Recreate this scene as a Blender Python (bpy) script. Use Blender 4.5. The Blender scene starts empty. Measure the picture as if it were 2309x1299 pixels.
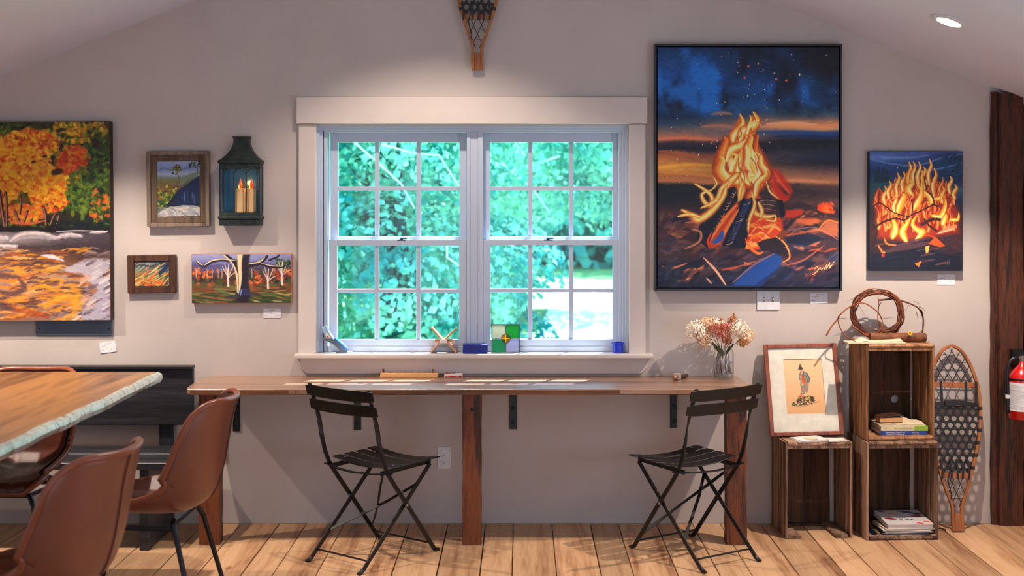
import bpy, bmesh, math, random
import numpy as np
from mathutils import Vector, Matrix, Euler

C = bpy.context.scene.collection
PI = math.pi
# ------------------------------------------------------------------ camera, light, exposure
CAM_Y, CAM_Z, F = -6.2, 1.582, 2821.0       # metres, metres, focal length in pixels of the 2309 px wide frame
cam_d = bpy.data.cameras.new('camera')
cam_d.sensor_width = 36.0
cam_d.lens = 36.0 * F / 2309
cam_d.shift_x = (1154.5 - 1175) / 2309
cam_d.shift_y = -(649.5 - 460) / 2309
cam_d.dof.use_dof = True
cam_d.dof.focus_distance = 5.95
cam_d.dof.aperture_fstop = 2.6
cam_d.clip_end = 300
cam = bpy.data.objects.new('camera', cam_d); C.objects.link(cam)
cam.location = (0, CAM_Y, CAM_Z); cam.rotation_euler = (PI / 2, 0, 0)
bpy.context.scene.camera = cam

sc = bpy.context.scene
sc.view_settings.view_transform = 'Standard'
sc.view_settings.look = 'None'
sc.view_settings.exposure = 0.0
sc.view_settings.gamma = 1.0
sc.view_settings.use_curve_mapping = False
try:
    sc.cycles.use_denoising = True
    sc.cycles.sample_clamp_indirect = 6.0
    sc.cycles.caustics_reflective = False
    sc.cycles.caustics_refractive = False
    sc.cycles.max_bounces = 8
    sc.cycles.transparent_max_bounces = 16
except Exception:
    pass

world = bpy.data.worlds.new('sky'); sc.world = world; world.use_nodes = True
wn = world.node_tree; wn.nodes.clear()
wo = wn.nodes.new('ShaderNodeOutputWorld'); wb = wn.nodes.new('ShaderNodeBackground')
tcw = wn.nodes.new('ShaderNodeTexCoord'); sep = wn.nodes.new('ShaderNodeSeparateXYZ'); rmp = wn.nodes.new('ShaderNodeValToRGB')
wn.links.new(tcw.outputs['Generated'], sep.inputs[0]); wn.links.new(sep.outputs['Z'], rmp.inputs[0])
rmp.color_ramp.elements[0].position = 0.0; rmp.color_ramp.elements[0].color = (0.50, 0.86, 1.0, 1)
rmp.color_ramp.elements[1].position = 0.8; rmp.color_ramp.elements[1].color = (0.11, 0.44, 1.0, 1)
wn.links.new(rmp.outputs[0], wb.inputs[0]); wb.inputs[1].default_value = 7.0
wn.links.new(wb.outputs[0], wo.inputs[0])

def lamp(name, kind, loc, power, color, rot=None, **kw):
    l = bpy.data.lights.new(name, kind); l.energy = power; l.color = color
    for a, b in kw.items(): setattr(l, a, b)
    o = bpy.data.objects.new(name, l); C.objects.link(o); o.location = loc
    if rot is not None: o.rotation_euler = rot
    return o
SUN_DIR = Vector((-0.55, -1.0, -2.2))       # the way the sunlight travels, in through the window from the upper right
s = lamp('sun', 'SUN', (6, 12, 20), 48.0, (0.74, 0.90, 1.0), angle=0.012)
s.rotation_euler = SUN_DIR.to_track_quat('-Z', 'Y').to_euler()
# added fill with no built source: cool from behind and the sides, warm overhead
lamp('far_fill', 'AREA', (0.3, -8.6, 1.1), 62, (0.74, 0.84, 1.0), (PI / 2 + .22, 0, 0), shape='RECTANGLE', size=4.6, size_y=1.9)
lamp('overhead_fill', 'AREA', (-0.2, -4.4, 2.75), 14, (1.0, 0.86, 0.74), (0, 0, 0), shape='RECTANGLE', size=2.6, size_y=3.4)
lamp('right_fill', 'AREA', (2.95, -3.4, 1.15), 62, (0.62, 0.76, 1.0), (0, PI / 2 + .25, 0), shape='RECTANGLE', size=1.2, size_y=2.2)
lamp('left_fill', 'AREA', (-3.3, -4.2, 1.15), 42, (0.66, 0.78, 1.0), (0, -PI / 2 - .35, 0), shape='RECTANGLE', size=1.1, size_y=2.2)
WARM = (1.0, 0.82, 0.68)
def can_light(x, z, d, power):
    lamp('ceiling_spot', 'SPOT', (x, -d, z - 0.02), power, WARM, (0, 0, 0), spot_size=math.radians(106), spot_blend=0.45, shadow_soft_size=0.014)
can_light(1.82, 2.36, 0.89, 185)
can_light(-1.95, 2.46, 0.89, 150)
can_light(-2.75, 2.14, 0.84, 105)
can_light(-0.42, 3.03, 0.89, 112)

# ------------------------------------------------------------------ helpers
def K(d): return (-CAM_Y - d) / F
def PX(x, d=0.0): return (x - 1175) * K(d)
def PZ(y, d=0.0): return CAM_Z - (y - 460) * K(d)
def P(x, y, d=0.0): return Vector((PX(x, d), -d, PZ(y, d)))
def PG(x, y, z):                              # the point of height z behind photograph pixel x, y
    k = (CAM_Z - z) / (y - 460); return Vector(((x - 1175) * k, CAM_Y + k * F, z))

def tag(o, label=None, cat=None, group=None, kind=None):
    if label: o['label'] = label
    if cat: o['category'] = cat
    if group: o['group'] = group
    if kind: o['kind'] = kind
    return o
def empty(name, loc=(0, 0, 0), rz=0.0, label=None, cat=None, group=None, kind=None, rot=None, parent=None):
    o = bpy.data.objects.new(name, None); C.objects.link(o); o.location = loc
    o.rotation_euler = rot if rot else (0, 0, rz); o.empty_display_size = 0.05
    if parent: o.parent = parent
    return tag(o, label, cat, group, kind)
def copy_tree(o, parent=None):
    c = o.copy(); C.objects.link(c)
    if parent: c.parent = parent
    for ch in list(o.children): copy_tree(ch, c)
    return c

class MB:
    def __init__(s): s.bm = bmesh.new()
    def box(s, c, size, rot=None, taper=None):
        v = []
        for sx in (-1, 1):
            for sy in (-1, 1):
                for sz in (-1, 1):
                    t = taper if (taper and sz > 0) else 1.0
                    p = Vector((sx * size[0] / 2 * t, sy * size[1] / 2 * t, sz * size[2] / 2))
                    if rot is not None: p = rot @ p
                    v.append(s.bm.verts.new(Vector(c) + p))
        for f in ((0, 1, 3, 2), (4, 6, 7, 5), (0, 4, 5, 1), (2, 3, 7, 6), (0, 2, 6, 4), (1, 5, 7, 3)):
            s.bm.faces.new([v[i] for i in f])
        return s
    def b(s, x0, x1, y0, y1, z0, z1):
        return s.box(((x0 + x1) / 2, (y0 + y1) / 2, (z0 + z1) / 2), (abs(x1 - x0), abs(y1 - y0), abs(z1 - z0)))
    def tube(s, pts, r, n=8, cap=True, closed=False):
        pts = [Vector(p) for p in pts]; m = len(pts)
        rs = r if isinstance(r, (list, tuple)) else [r] * m
        rings = []; up = None
        for i, p in enumerate(pts):
            if closed: t = pts[(i + 1) % m] - pts[i - 1]
            else: t = pts[min(i + 1, m - 1)] - pts[max(i - 1, 0)]
            if t.length < 1e-9: t = Vector((0, 0, 1))
            t.normalize()
            if up is None:
                up = Vector((0, 0, 1)) if abs(t.z) < 0.9 else Vector((1, 0, 0))
            a = t.cross(up)
            if a.length < 1e-4: a = t.cross(Vector((0.3, 1, 0.2)))
            a.normalize(); b = a.cross(t).normalized(); up = b
            rings.append([s.bm.verts.new(p + (a * math.cos(2 * PI * k / n) + b * math.sin(2 * PI * k / n)) * rs[i]) for k in range(n)])
        for i in range(m if closed else m - 1):
            q, w = rings[i], rings[(i + 1) % m]
            for k in range(n): s.bm.faces.new((q[k], q[(k + 1) % n], w[(k + 1) % n], w[k]))
        if cap and not closed:
            s.bm.faces.new(rings[0][::-1]); s.bm.faces.new(rings[-1])
        return s
    def strap(s, pts, w, th, side):            # flat bar through pts; side(i, tangent) gives the width direction
        pts = [Vector(p) for p in pts]; m = len(pts); rings = []
        for i, p in enumerate(pts):
            t = (pts[min(i + 1, m - 1)] - pts[max(i - 1, 0)]).normalized()
            sd = Vector(side(i, t) if callable(side) else side); sd = (sd - t * sd.dot(t)).normalized(); nn = sd.cross(t)
            ww = w[i] if isinstance(w, (list, tuple)) else w
            rings.append([s.bm.verts.new(p + sd * ww / 2 * a + nn * th / 2 * b) for a, b in ((-1, -1), (1, -1), (1, 1), (-1, 1))])
        for i in range(m - 1):
            for k in range(4): s.bm.faces.new((rings[i][k], rings[i][(k + 1) % 4], rings[i + 1][(k + 1) % 4], rings[i + 1][k]))
        s.bm.faces.new(rings[0][::-1]); s.bm.faces.new(rings[-1])
        return s
    def lathe(s, prof, c=(0, 0, 0), n=24, M=None):   # prof: (r, h) pairs round +Z
        rings = []
        for r, h in prof:
            ring = []
            for k in range(n):
                p = Vector((max(r, 1e-4) * math.cos(2 * PI * k / n), max(r, 1e-4) * math.sin(2 * PI * k / n), h))
                if M is not None: p = M @ p
                ring.append(s.bm.verts.new(Vector(c) + p))
            rings.append(ring)
        for i in range(len(rings) - 1):
            for k in range(n): s.bm.faces.new((rings[i][k], rings[i][(k + 1) % n], rings[i + 1][(k + 1) % n], rings[i + 1][k]))
        s.bm.faces.new(rings[0][::-1]); s.bm.faces.new(rings[-1])
        return s
    def prism(s, poly, fn, a, b):              # poly 2D points; fn(u, v, w) -> 3D; extruded from w = a to b
        n = len(poly)
        A = [s.bm.verts.new(fn(u, v, a)) for u, v in poly]; B = [s.bm.verts.new(fn(u, v, b)) for u, v in poly]
        s.bm.faces.new(A[::-1]); s.bm.faces.new(B)
        for i in range(n): s.bm.faces.new((A[i], A[(i + 1) % n], B[(i + 1) % n], B[i]))
        return s
    def rough(s, c, size, axis=2, seg=10, jit=0.003, seed=1, rot=None):   # hand-hewn timber
        r = random.Random(seed); dims = list(size); oth = [i for i in range(3) if i != axis]; rings = []
        for i in range(seg + 1):
            ring = []
            for a, b in ((-1, -1), (0, -1.0), (1, -1), (1.0, 0), (1, 1), (0, 1.0), (-1, 1), (-1.0, 0)):
                p = [0, 0, 0]; p[axis] = (i / seg - .5) * dims[axis]
                ch = 0.93 if abs(a) + abs(b) == 2 else 1
                p[oth[0]] = a * dims[oth[0]] / 2 * ch + r.uniform(-jit, jit); p[oth[1]] = b * dims[oth[1]] / 2 * ch + r.uniform(-jit, jit)
                p = Vector(p)
                if rot is not None: p = rot @ p
                ring.append(s.bm.verts.new(Vector(c) + p))
            rings.append(ring)
        for i in range(seg):
            for k in range(8): s.bm.faces.new((rings[i][k], rings[i][(k + 1) % 8], rings[i + 1][(k + 1) % 8], rings[i + 1][k]))
        s.bm.faces.new(rings[0][::-1]); s.bm.faces.new(rings[-1])
        return s
    def quad_uv(s, pts):
        uv = s.bm.loops.layers.uv.verify(); f = s.bm.faces.new([s.bm.verts.new(p) for p in pts])
        for l, c in zip(f.loops, ((0, 0), (1, 0), (1, 1), (0, 1))): l[uv].uv = c
        return s
    def build(s, name, mat, parent=None, smooth=False, bevel=0, world=False, flip=True, seg=1):
        if flip: bmesh.ops.recalc_face_normals(s.bm, faces=s.bm.faces)
        if world and parent is not None:
            p = parent; off = Vector((0, 0, 0))
            while p is not None: off += p.location; p = p.parent
            bmesh.ops.translate(s.bm, verts=s.bm.verts, vec=-off)
        me = bpy.data.meshes.new(name); s.bm.to_mesh(me); s.bm.free()
        o = bpy.data.objects.new(name, me); C.objects.link(o)
        if isinstance(mat, (list, tuple)):
            for q in mat: me.materials.append(q)
        else: me.materials.append(mat)
        if parent is not None: o.parent = parent
        if smooth:
            for f in me.polygons: f.use_smooth = True
            if smooth != 'all':
                try: me.set_sharp_from_angle(angle=math.radians(40))
                except Exception: pass
        if bevel:
            md = o.modifiers.new('bevel', 'BEVEL'); md.width = bevel; md.segments = seg; md.limit_method = 'ANGLE'; md.angle_limit = math.radians(40)
        return o
def text_part(txt, size, M, mat, parent, name='lettering', ext=0.0003):
    cu = bpy.data.curves.new(name, 'FONT'); cu.body = txt; cu.size = size; cu.extrude = ext; cu.resolution_u = 2
    t = bpy.data.objects.new(name, cu); C.objects.link(t)
    dg = bpy.context.evaluated_depsgraph_get()
    me = bpy.data.meshes.new_from_object(t.evaluated_get(dg)); me.transform(M)
    bpy.data.objects.remove(t); bpy.data.curves.remove(cu)
    me.materials.clear(); me.materials.append(mat); me.name = name
    o = bpy.data.objects.new(name, me); C.objects.link(o); o.parent = parent
    return o

# ------------------------------------------------------------------ materials
def lin(c):
    return tuple(((v / 255) / 12.92 if v / 255 <= .04045 else ((v / 255 + .055) / 1.055) ** 2.4) for v in c) + (1,)
def mat(name, col, rough=.5, metal=0, spec=.5, coat=0, noise=0, nscale=20, bump=0, bscale=60, stretch=(1, 1, 1), col2=None, trans=0, alpha=1, emit=None):
    m = bpy.data.materials.new(name); m.use_nodes = True; nt = m.node_tree; n = nt.nodes; L = nt.links
    p = n['Principled BSDF']
    p.inputs['Base Color'].default_value = lin(col); p.inputs['Roughness'].default_value = rough; p.inputs['Metallic'].default_value = metal
    p.inputs['Specular IOR Level'].default_value = spec; p.inputs['Coat Weight'].default_value = coat; p.inputs['Coat Roughness'].default_value = .12
    p.inputs['Transmission Weight'].default_value = trans; p.inputs['Alpha'].default_value = alpha
    tc = n.new('ShaderNodeTexCoord'); mp = n.new('ShaderNodeMapping'); mp.inputs['Scale'].default_value = stretch
    L.new(tc.outputs['Object'], mp.inputs[0])
    if col2 is None: col2 = tuple(max(0, v * (1 - (noise or .08))) for v in col)
    nz = n.new('ShaderNodeTexNoise'); nz.inputs['Scale'].default_value = nscale; nz.inputs['Detail'].default_value = 4
    L.new(mp.outputs[0], nz.inputs['Vector'])
    cr = n.new('ShaderNodeValToRGB'); cr.color_ramp.elements[0].position = .35; cr.color_ramp.elements[1].position = .68
    cr.color_ramp.elements[0].color = lin(col); cr.color_ramp.elements[1].color = lin(col2)
    L.new(nz.outputs[0], cr.inputs[0]); L.new(cr.outputs[0], p.inputs['Base Color'])
    if bump:
        bz = n.new('ShaderNodeTexNoise'); bz.inputs['Scale'].default_value = bscale; L.new(mp.outputs[0], bz.inputs['Vector'])
        bp = n.new('ShaderNodeBump'); bp.inputs['Strength'].default_value = bump; bp.inputs['Distance'].default_value = .01
        L.new(bz.outputs[0], bp.inputs['Height']); L.new(bp.outputs[0], p.inputs['Normal'])
    if emit:
        p.inputs['Emission Color'].default_value = lin(emit[0]); p.inputs['Emission Strength'].default_value = emit[1]
    return m
def wood(name, cols, axis=0, scale=14, along=.07, rough=.55, knots=0, bump=.25, vary=.25, coat=0, crough=.1, spec=.4):
    m = bpy.data.materials.new(name); m.use_nodes = True; nt = m.node_tree; n = nt.nodes; L = nt.links; p = n['Principled BSDF']
    tc = n.new('ShaderNodeTexCoord'); oi = n.new('ShaderNodeObjectInfo')
    ofs = n.new('ShaderNodeVectorMath'); ofs.operation = 'MULTIPLY_ADD'; ofs.inputs[1].default_value = (37, 53, 71)
    cmb = n.new('ShaderNodeCombineXYZ')
    for i in range(3): L.new(oi.outputs['Random'], cmb.inputs[i])
    L.new(cmb.outputs[0], ofs.inputs[0]); L.new(tc.outputs['Object'], ofs.inputs[2])
    sc_ = [scale] * 3; sc_[axis] = scale * along
    mp = n.new('ShaderNodeMapping'); mp.inputs['Scale'].default_value = sc_; L.new(ofs.outputs[0], mp.inputs[0])
    nz = n.new('ShaderNodeTexNoise'); nz.inputs['Scale'].default_value = 1.0; nz.inputs['Detail'].default_value = 6; nz.inputs['Roughness'].default_value = .62; nz.inputs['Distortion'].default_value = .5
    L.new(mp.outputs[0], nz.inputs['Vector'])
    mp2 = n.new('ShaderNodeMapping'); s2 = [scale * 7] * 3; s2[axis] = scale * .5; mp2.inputs['Scale'].default_value = s2; L.new(ofs.outputs[0], mp2.inputs[0])
    nf = n.new('ShaderNodeTexNoise'); nf.inputs['Scale'].default_value = 1.0; nf.inputs['Detail'].default_value = 3; L.new(mp2.outputs[0], nf.inputs['Vector'])
    mix = n.new('ShaderNodeMath'); mix.operation = 'MULTIPLY_ADD'; mix.inputs[1].default_value = .3; L.new(nf.outputs[0], mix.inputs[0]); L.new(nz.outputs[0], mix.inputs[2])
    cr = n.new('ShaderNodeValToRGB'); el = cr.color_ramp.elements
    while len(el) < len(cols): el.new(.5)
    for i, c in enumerate(cols):
        el[i].position = .42 + .46 * i / max(1, len(cols) - 1); el[i].color = lin(c)
    L.new(mix.outputs[0], cr.inputs[0]); out = cr.outputs[0]
    if knots:
        mk = n.new('ShaderNodeMapping'); sk = [knots] * 3; sk[axis] = knots * .45; mk.inputs['Scale'].default_value = sk; L.new(ofs.outputs[0], mk.inputs[0])
        vo = n.new('ShaderNodeTexVoronoi'); vo.inputs['Scale'].default_value = 1; L.new(mk.outputs[0], vo.inputs['Vector'])
        kr = n.new('ShaderNodeValToRGB'); kr.color_ramp.elements[0].position = .03; kr.color_ramp.elements[0].color = (1, 1, 1, 1)
        kr.color_ramp.elements[1].position = .11; kr.color_ramp.elements[1].color = (0, 0, 0, 1); L.new(vo.outputs['Distance'], kr.inputs[0])
        km = n.new('ShaderNodeMix'); km.data_type = 'RGBA'; km.inputs['B'].default_value = lin((112, 58, 30))
        ks = n.new('ShaderNodeMath'); ks.operation = 'MULTIPLY'; ks.inputs[1].default_value = .85; L.new(kr.outputs[0], ks.inputs[0])
        L.new(ks.outputs[0], km.inputs['Factor']); L.new(out, km.inputs['A']); out = km.outputs['Result']
    hs = n.new('ShaderNodeHueSaturation'); mr = n.new('ShaderNodeMapRange'); mr.inputs['To Min'].default_value = 1 - vary; mr.inputs['To Max'].default_value = 1 + vary * .6
    L.new(oi.outputs['Random'], mr.inputs[0]); L.new(mr.outputs[0], hs.inputs['Value']); L.new(out, hs.inputs['Color'])
    L.new(hs.outputs[0], p.inputs['Base Color'])
    p.inputs['Roughness'].default_value = rough; p.inputs['Coat Weight'].default_value = coat; p.inputs['Coat Roughness'].default_value = crough; p.inputs['Specular IOR Level'].default_value = spec
    bp = n.new('ShaderNodeBump'); bp.inputs['Strength'].default_value = bump; bp.inputs['Distance'].default_value = .004
    L.new(mix.outputs[0], bp.inputs['Height']); L.new(bp.outputs[0], p.inputs['Normal'])
    return m
def glass(name, tint=(1, 1, 1), gloss=.08, rough=.02, dirt=0.0, fac=None):
    m = bpy.data.materials.new(name); m.use_nodes = True; nt = m.node_tree; n = nt.nodes; L = nt.links; n.remove(n['Principled BSDF'])
    out = n['Material Output']; t = n.new('ShaderNodeBsdfTransparent'); t.inputs[0].default_value = tint + (1,)
    g = n.new('ShaderNodeBsdfGlossy'); g.inputs['Roughness'].default_value = rough
    lw = n.new('ShaderNodeLayerWeight'); lw.inputs[0].default_value = .12
    ms = n.new('ShaderNodeMixShader'); mr = n.new('ShaderNodeMapRange'); mr.inputs['To Min'].default_value = gloss * .3; mr.inputs['To Max'].default_value = min(1, gloss * 6)
    L.new(lw.outputs['Fresnel'], mr.inputs[0]); L.new(mr.outputs[0], ms.inputs[0]); L.new(t.outputs[0], ms.inputs[1]); L.new(g.outputs[0], ms.inputs[2])
    last = ms.outputs[0]
    if dirt:
        d = n.new('ShaderNodeBsdfTranslucent'); d.inputs[0].default_value = tint + (1,); m2 = n.new('ShaderNodeMixShader'); m2.inputs[0].default_value = dirt
        L.new(last, m2.inputs[1]); L.new(d.outputs[0], m2.inputs[2]); last = m2.outputs[0]
    L.new(last, out.inputs[0]); return m
def img_mat(name, im, rough=.45, bump=.15, spec=.35):
    m = bpy.data.materials.new(name); m.use_nodes = True; nt = m.node_tree; n = nt.nodes; L = nt.links; p = n['Principled BSDF']
    it = n.new('ShaderNodeTexImage'); it.image = im; it.extension = 'EXTEND'; uv = n.new('ShaderNodeTexCoord'); L.new(uv.outputs['UV'], it.inputs[0]); L.new(it.outputs[0], p.inputs['Base Color'])
    p.inputs['Roughness'].default_value = rough; p.inputs['Specular IOR Level'].default_value = spec
    if bump:
        nz = n.new('ShaderNodeTexNoise'); nz.inputs['Scale'].default_value = 90; L.new(uv.outputs['Object'], nz.inputs['Vector'])
        bp = n.new('ShaderNodeBump'); bp.inputs['Strength'].default_value = bump; bp.inputs['Distance'].default_value = .003; L.new(nz.outputs[0], bp.inputs['Height']); L.new(bp.outputs[0], p.inputs['Normal'])
    return m

M_wall = mat('wall_paint', (191, 181, 175), .75, noise=.03, nscale=3, bump=.05, bscale=140, spec=.3)
M_ceil = mat('ceiling_paint', (214, 218, 234), .8, noise=.02, nscale=3, spec=.3)
M_trim = mat('trim_paint', (204, 193, 186), .5, noise=.02, nscale=5)
M_sash = mat('sash_paint', (180, 190, 208), .4, noise=.02, nscale=5)
M_pine = wood('pine_floor', [(132, 88, 58), (186, 142, 104), (210, 170, 130), (196, 152, 112)], 1, 11, .06, .5, knots=5.5, vary=.2, bump=.2)
M_sub = mat('subfloor_dark', (40, 26, 16), .9)
M_counter = wood('counter_wood', [(70, 44, 32), (124, 86, 60), (160, 120, 88), (140, 100, 72)], 0, 12, .05, .33, vary=.1, bump=.3, spec=.8, coat=.8, crough=.3)
M_counter_edge = wood('counter_edge', [(58, 34, 22), (112, 70, 44), (140, 92, 58)], 0, 18, .06, .6, vary=.1)
M_post = wood('stained_post', [(22, 13, 9), (64, 34, 20), (124, 66, 32), (46, 26, 16)], 2, 20, .06, .5, vary=.12, bump=.5)
M_timber = wood('old_timber', [(9, 6, 5), (36, 20, 13), (92, 46, 25), (24, 15, 11), (58, 34, 21)], 2, 24, .035, .65, vary=.15, bump=.9)
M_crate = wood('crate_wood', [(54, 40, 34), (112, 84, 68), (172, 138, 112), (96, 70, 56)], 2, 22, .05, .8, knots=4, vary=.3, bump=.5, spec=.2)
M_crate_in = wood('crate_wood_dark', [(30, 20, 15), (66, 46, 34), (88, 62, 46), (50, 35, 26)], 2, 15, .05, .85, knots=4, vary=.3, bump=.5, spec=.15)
M_crate_up = wood('crate_wood_warm', [(66, 42, 28), (134, 92, 62), (180, 132, 92), (112, 74, 46)], 2, 20, .05, .8, knots=5, vary=.25, bump=.5, spec=.2)
M_black = mat('black_painted_steel', (6, 7, 10), .42, noise=.2, nscale=30, spec=.5)
M_steel = mat('bright_steel', (170, 165, 160), .3, metal=1)
M_darkbolt = mat('dark_bolt', (34, 40, 48), .35, metal=.6)
M_benchw = wood('black_bench_wood', [(14, 14, 16), (30, 31, 36), (46, 48, 54), (24, 24, 28)], 0, 16, .05, .42, vary=.1, bump=.4, spec=.5)
M_table = wood('oiled_walnut', [(56, 36, 20), (104, 68, 36), (150, 104, 58), (86, 54, 28)], 1, 5, .12, .34, vary=.05, bump=.05, coat=.25, crough=.2)
M_liveedge = wood('pale_live_edge_with_sheen', [(104, 88, 66), (172, 172, 156), (196, 206, 198), (130, 128, 110)], 2, 30, .3, .25, vary=.05, bump=.6, coat=.6)  # pale sapwood, with the window's blue-green reflection put into the colour
M_leather = mat('saddle_leather', (124, 64, 42), .34, noise=.2, nscale=5, bump=.08, bscale=260, spec=.8, col2=(98, 46, 30))
M_leather_in = mat('quilted_leather', (84, 40, 26), .4, noise=.2, nscale=8, bump=.15, bscale=220)
M_seam = mat('leather_piping', (136, 70, 44), .32, noise=.1)
M_snow = wood('bent_ash', [(92, 50, 24), (140, 80, 38), (170, 104, 54), (116, 64, 30)], 2, 22, .05, .4, vary=.05, bump=.15)
M_lace = mat('black_rawhide', (30, 24, 20), .5, noise=.3, nscale=40)
M_strap = mat('black_leather_strap', (20, 18, 17), .5, noise=.3, nscale=40)
M_lead = mat('patinated_lantern_metal', (42, 54, 50), .5, metal=.35, noise=.4, nscale=30, bump=.2, col2=(20, 28, 26))
M_paper = mat('white_paper', (222, 216, 210), .7, noise=.04)
M_cream = mat('cream_paper', (226, 206, 172), .75, noise=.1)
M_white = mat('white_plastic', (222, 222, 226), .35)
M_vine = mat('vine_bark', (110, 58, 34), .75, noise=.45, nscale=50, bump=.4, col2=(58, 32, 22))
M_vine2 = mat('fresh_vine', (156, 78, 38), .6, noise=.3, nscale=50)
M_red = mat('extinguisher_red', (200, 12, 14), .25, coat=.5)
M_glasspane = glass('window_glass', (1, 1, 1), .05)

# ------------------------------------------------------------------ the room
def roof_z(x): return 3.145 - 0.39 * abs(x + 0.198)
XL, XR, YF = -3.35, 3.0, -8.8
floor = empty('floor', (0, 0, 0), kind='structure')
MB().b(XL, XR, YF, 0.16, -0.08, -0.032).build('subfloor', M_sub, floor)
seams = [545, 630.8, 692.6, 777, 863.6, 922.7, 1010.5, 1094.9, 1157.6, 1244, 1330.4, 1393.5, 1479.6, 1560.8, 1623, 1714, 1805, 1866, 1957, 2041, 2108, 2192]
fx = [(p - 1175) / 455 for p in seams]
x = fx[0]; rr = random.Random(4)
left = []
while x > XL + .1: x -= rr.choice((.17, .185, .2, .15)); left.append(max(x, XL))
x = fx[-1]; right = []
while x < XR - .1: x += rr.choice((.17, .185, .2)); right.append(min(x, XR))
fx = left[::-1] + fx + right
for a, b in zip(fx, fx[1:]):
    w = b - a - rr.uniform(.003, .0065); z = rr.uniform(-.0015, .0005)
    ys = [0.0] if rr.random() > .35 else [0.0, rr.uniform(-4.5, -1.8)]
    ys.append(YF)
    for y0, y1 in zip(ys, ys[1:]):
        MB().box(((a + b) / 2, (y0 + y1) / 2, z - .015), (w, abs(y1 - y0) - .003, .03)).build('plank', M_pine, floor, bevel=.0012)

wx0, wx1, wz0, wz1 = PX(712), PX(1418), 0.822, PZ(283)
def flat(u, v, w): return Vector((u, w, v))
mb = MB()
mb.prism([(XL, 0), (wx0, 0), (wx0, roof_z(wx0)), (XL, roof_z(XL))], flat, 0, .16)
mb.prism([(wx1, 0), (XR, 0), (XR, roof_z(XR)), (wx1, roof_z(wx1))], flat, 0, .16)
mb.prism([(wx0, 0), (wx1, 0), (wx1, wz0), (wx0, wz0)], flat, 0, .16)
mb.prism([(wx0, wz1), (wx1, wz1), (wx1, roof_z(wx1)), (-.198, roof_z(-.198)), (wx0, roof_z(wx0))], flat, 0, .16)
tag(mb.build('wall_back', M_wall), kind='structure')
mb = MB(); T = .14
mb.prism([(XL - .1, roof_z(XL - .1)), (-.198, 3.145), (XR + .1, roof_z(XR + .1)), (XR + .1, roof_z(XR + .1) + T), (-.198, 3.145 + T), (XL - .1, roof_z(XL - .1) + T)], flat, YF, .16)
tag(mb.build('ceiling', M_ceil), kind='structure')
tag(MB().b(XL - .12, XL, YF, .16, -.05, roof_z(XL)).build('wall_left', M_wall), kind='structure')
tag(MB().b(XR, XR + .12, YF, .16, -.05, roof_z(XR)).build('wall_right', M_wall), kind='structure')
mb = MB(); mb.prism([(XL, 0), (XR, 0), (XR, roof_z(XR)), (-.198, 3.145), (XL, roof_z(XL))], flat, YF - .12, YF)
tag(mb.build('wall_front', M_wall), kind='structure')

# ---- the window
win = empty('window_1', (0, 0, 0), kind='structure')
def pbox(mb, x0, x1, y0, y1, d, th):          # a board whose front face covers the photograph pixels, at distance d from the wall, th deep
    return mb.b(PX(x0, d), PX(x1, d), -d, -d + th, PZ(y0, d), PZ(y1, d))
pbox(MB(), 668, 1460, 219, 279, .034, .033).build('casing_head', M_trim, win, bevel=.002)
pbox(MB(), 673, 712.5, 280, 799, .020, .019).build('casing_side', M_trim, win, bevel=.002)
pbox(MB(), 1418, 1456, 280, 799, .020, .019).build('casing_side', M_trim, win, bevel=.002)
SILL = .845
mb = MB(); mb.b(PX(662, .07), PX(1474, .07), -.072, .0, SILL - .022, SILL); mb.b(wx0, wx1, 0, .16, SILL - .022, SILL)
mb.build('sill', M_trim, win, bevel=.006, seg=3)
mb = MB(); d = .018; z0, z1 = PZ(843, d), SILL - .022
mb.prism([(PX(676, d), z1), (PX(676, d), z0 + .03), (PX(690, d), z0), (PX(1446, d), z0), (PX(1460, d), z0 + .03), (PX(1460, d), z1)], flat, -d, 0)
mb.build('apron', M_trim, win, bevel=.002)
for (a, b, c, e, d) in ((712.5, 1417.5, 280, 830, -.004), (720, 1411, 286, 830, -.014), (730, 1403, 291, 830, -.024)):   # stepped jamb
    mb = MB(); w = 9
    x0, x1, zt = PX(a, d), PX(b, d), PZ(c, d); t = .017
    mb.b(x0, x0 + t, -d, .15, SILL, zt); mb.b(x1 - t, x1, -d, .15, SILL, zt); mb.b(x0 + t, x1 - t, -d, .15, zt - t, zt)
    mb.build('jamb', M_sash, win, bevel=.0015)
d = -.022
mb = MB()
for a, b, e in ((1052.5, 1060, 0), (1060, 1078, -.006), (1078, 1089, 0)): mb.b(PX(a, d), PX(b, d), -d + e * -1, .15, SILL, PZ(292, d))
mb.build('mullion', M_sash, win, bevel=.001)
mb = MB(); d = -.03; mb.b(PX(738, d), PX(1405, d), -d, .15, SILL, PZ(781, d)); mb.build('sub_sill', M_sash, win, bevel=.002)
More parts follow.
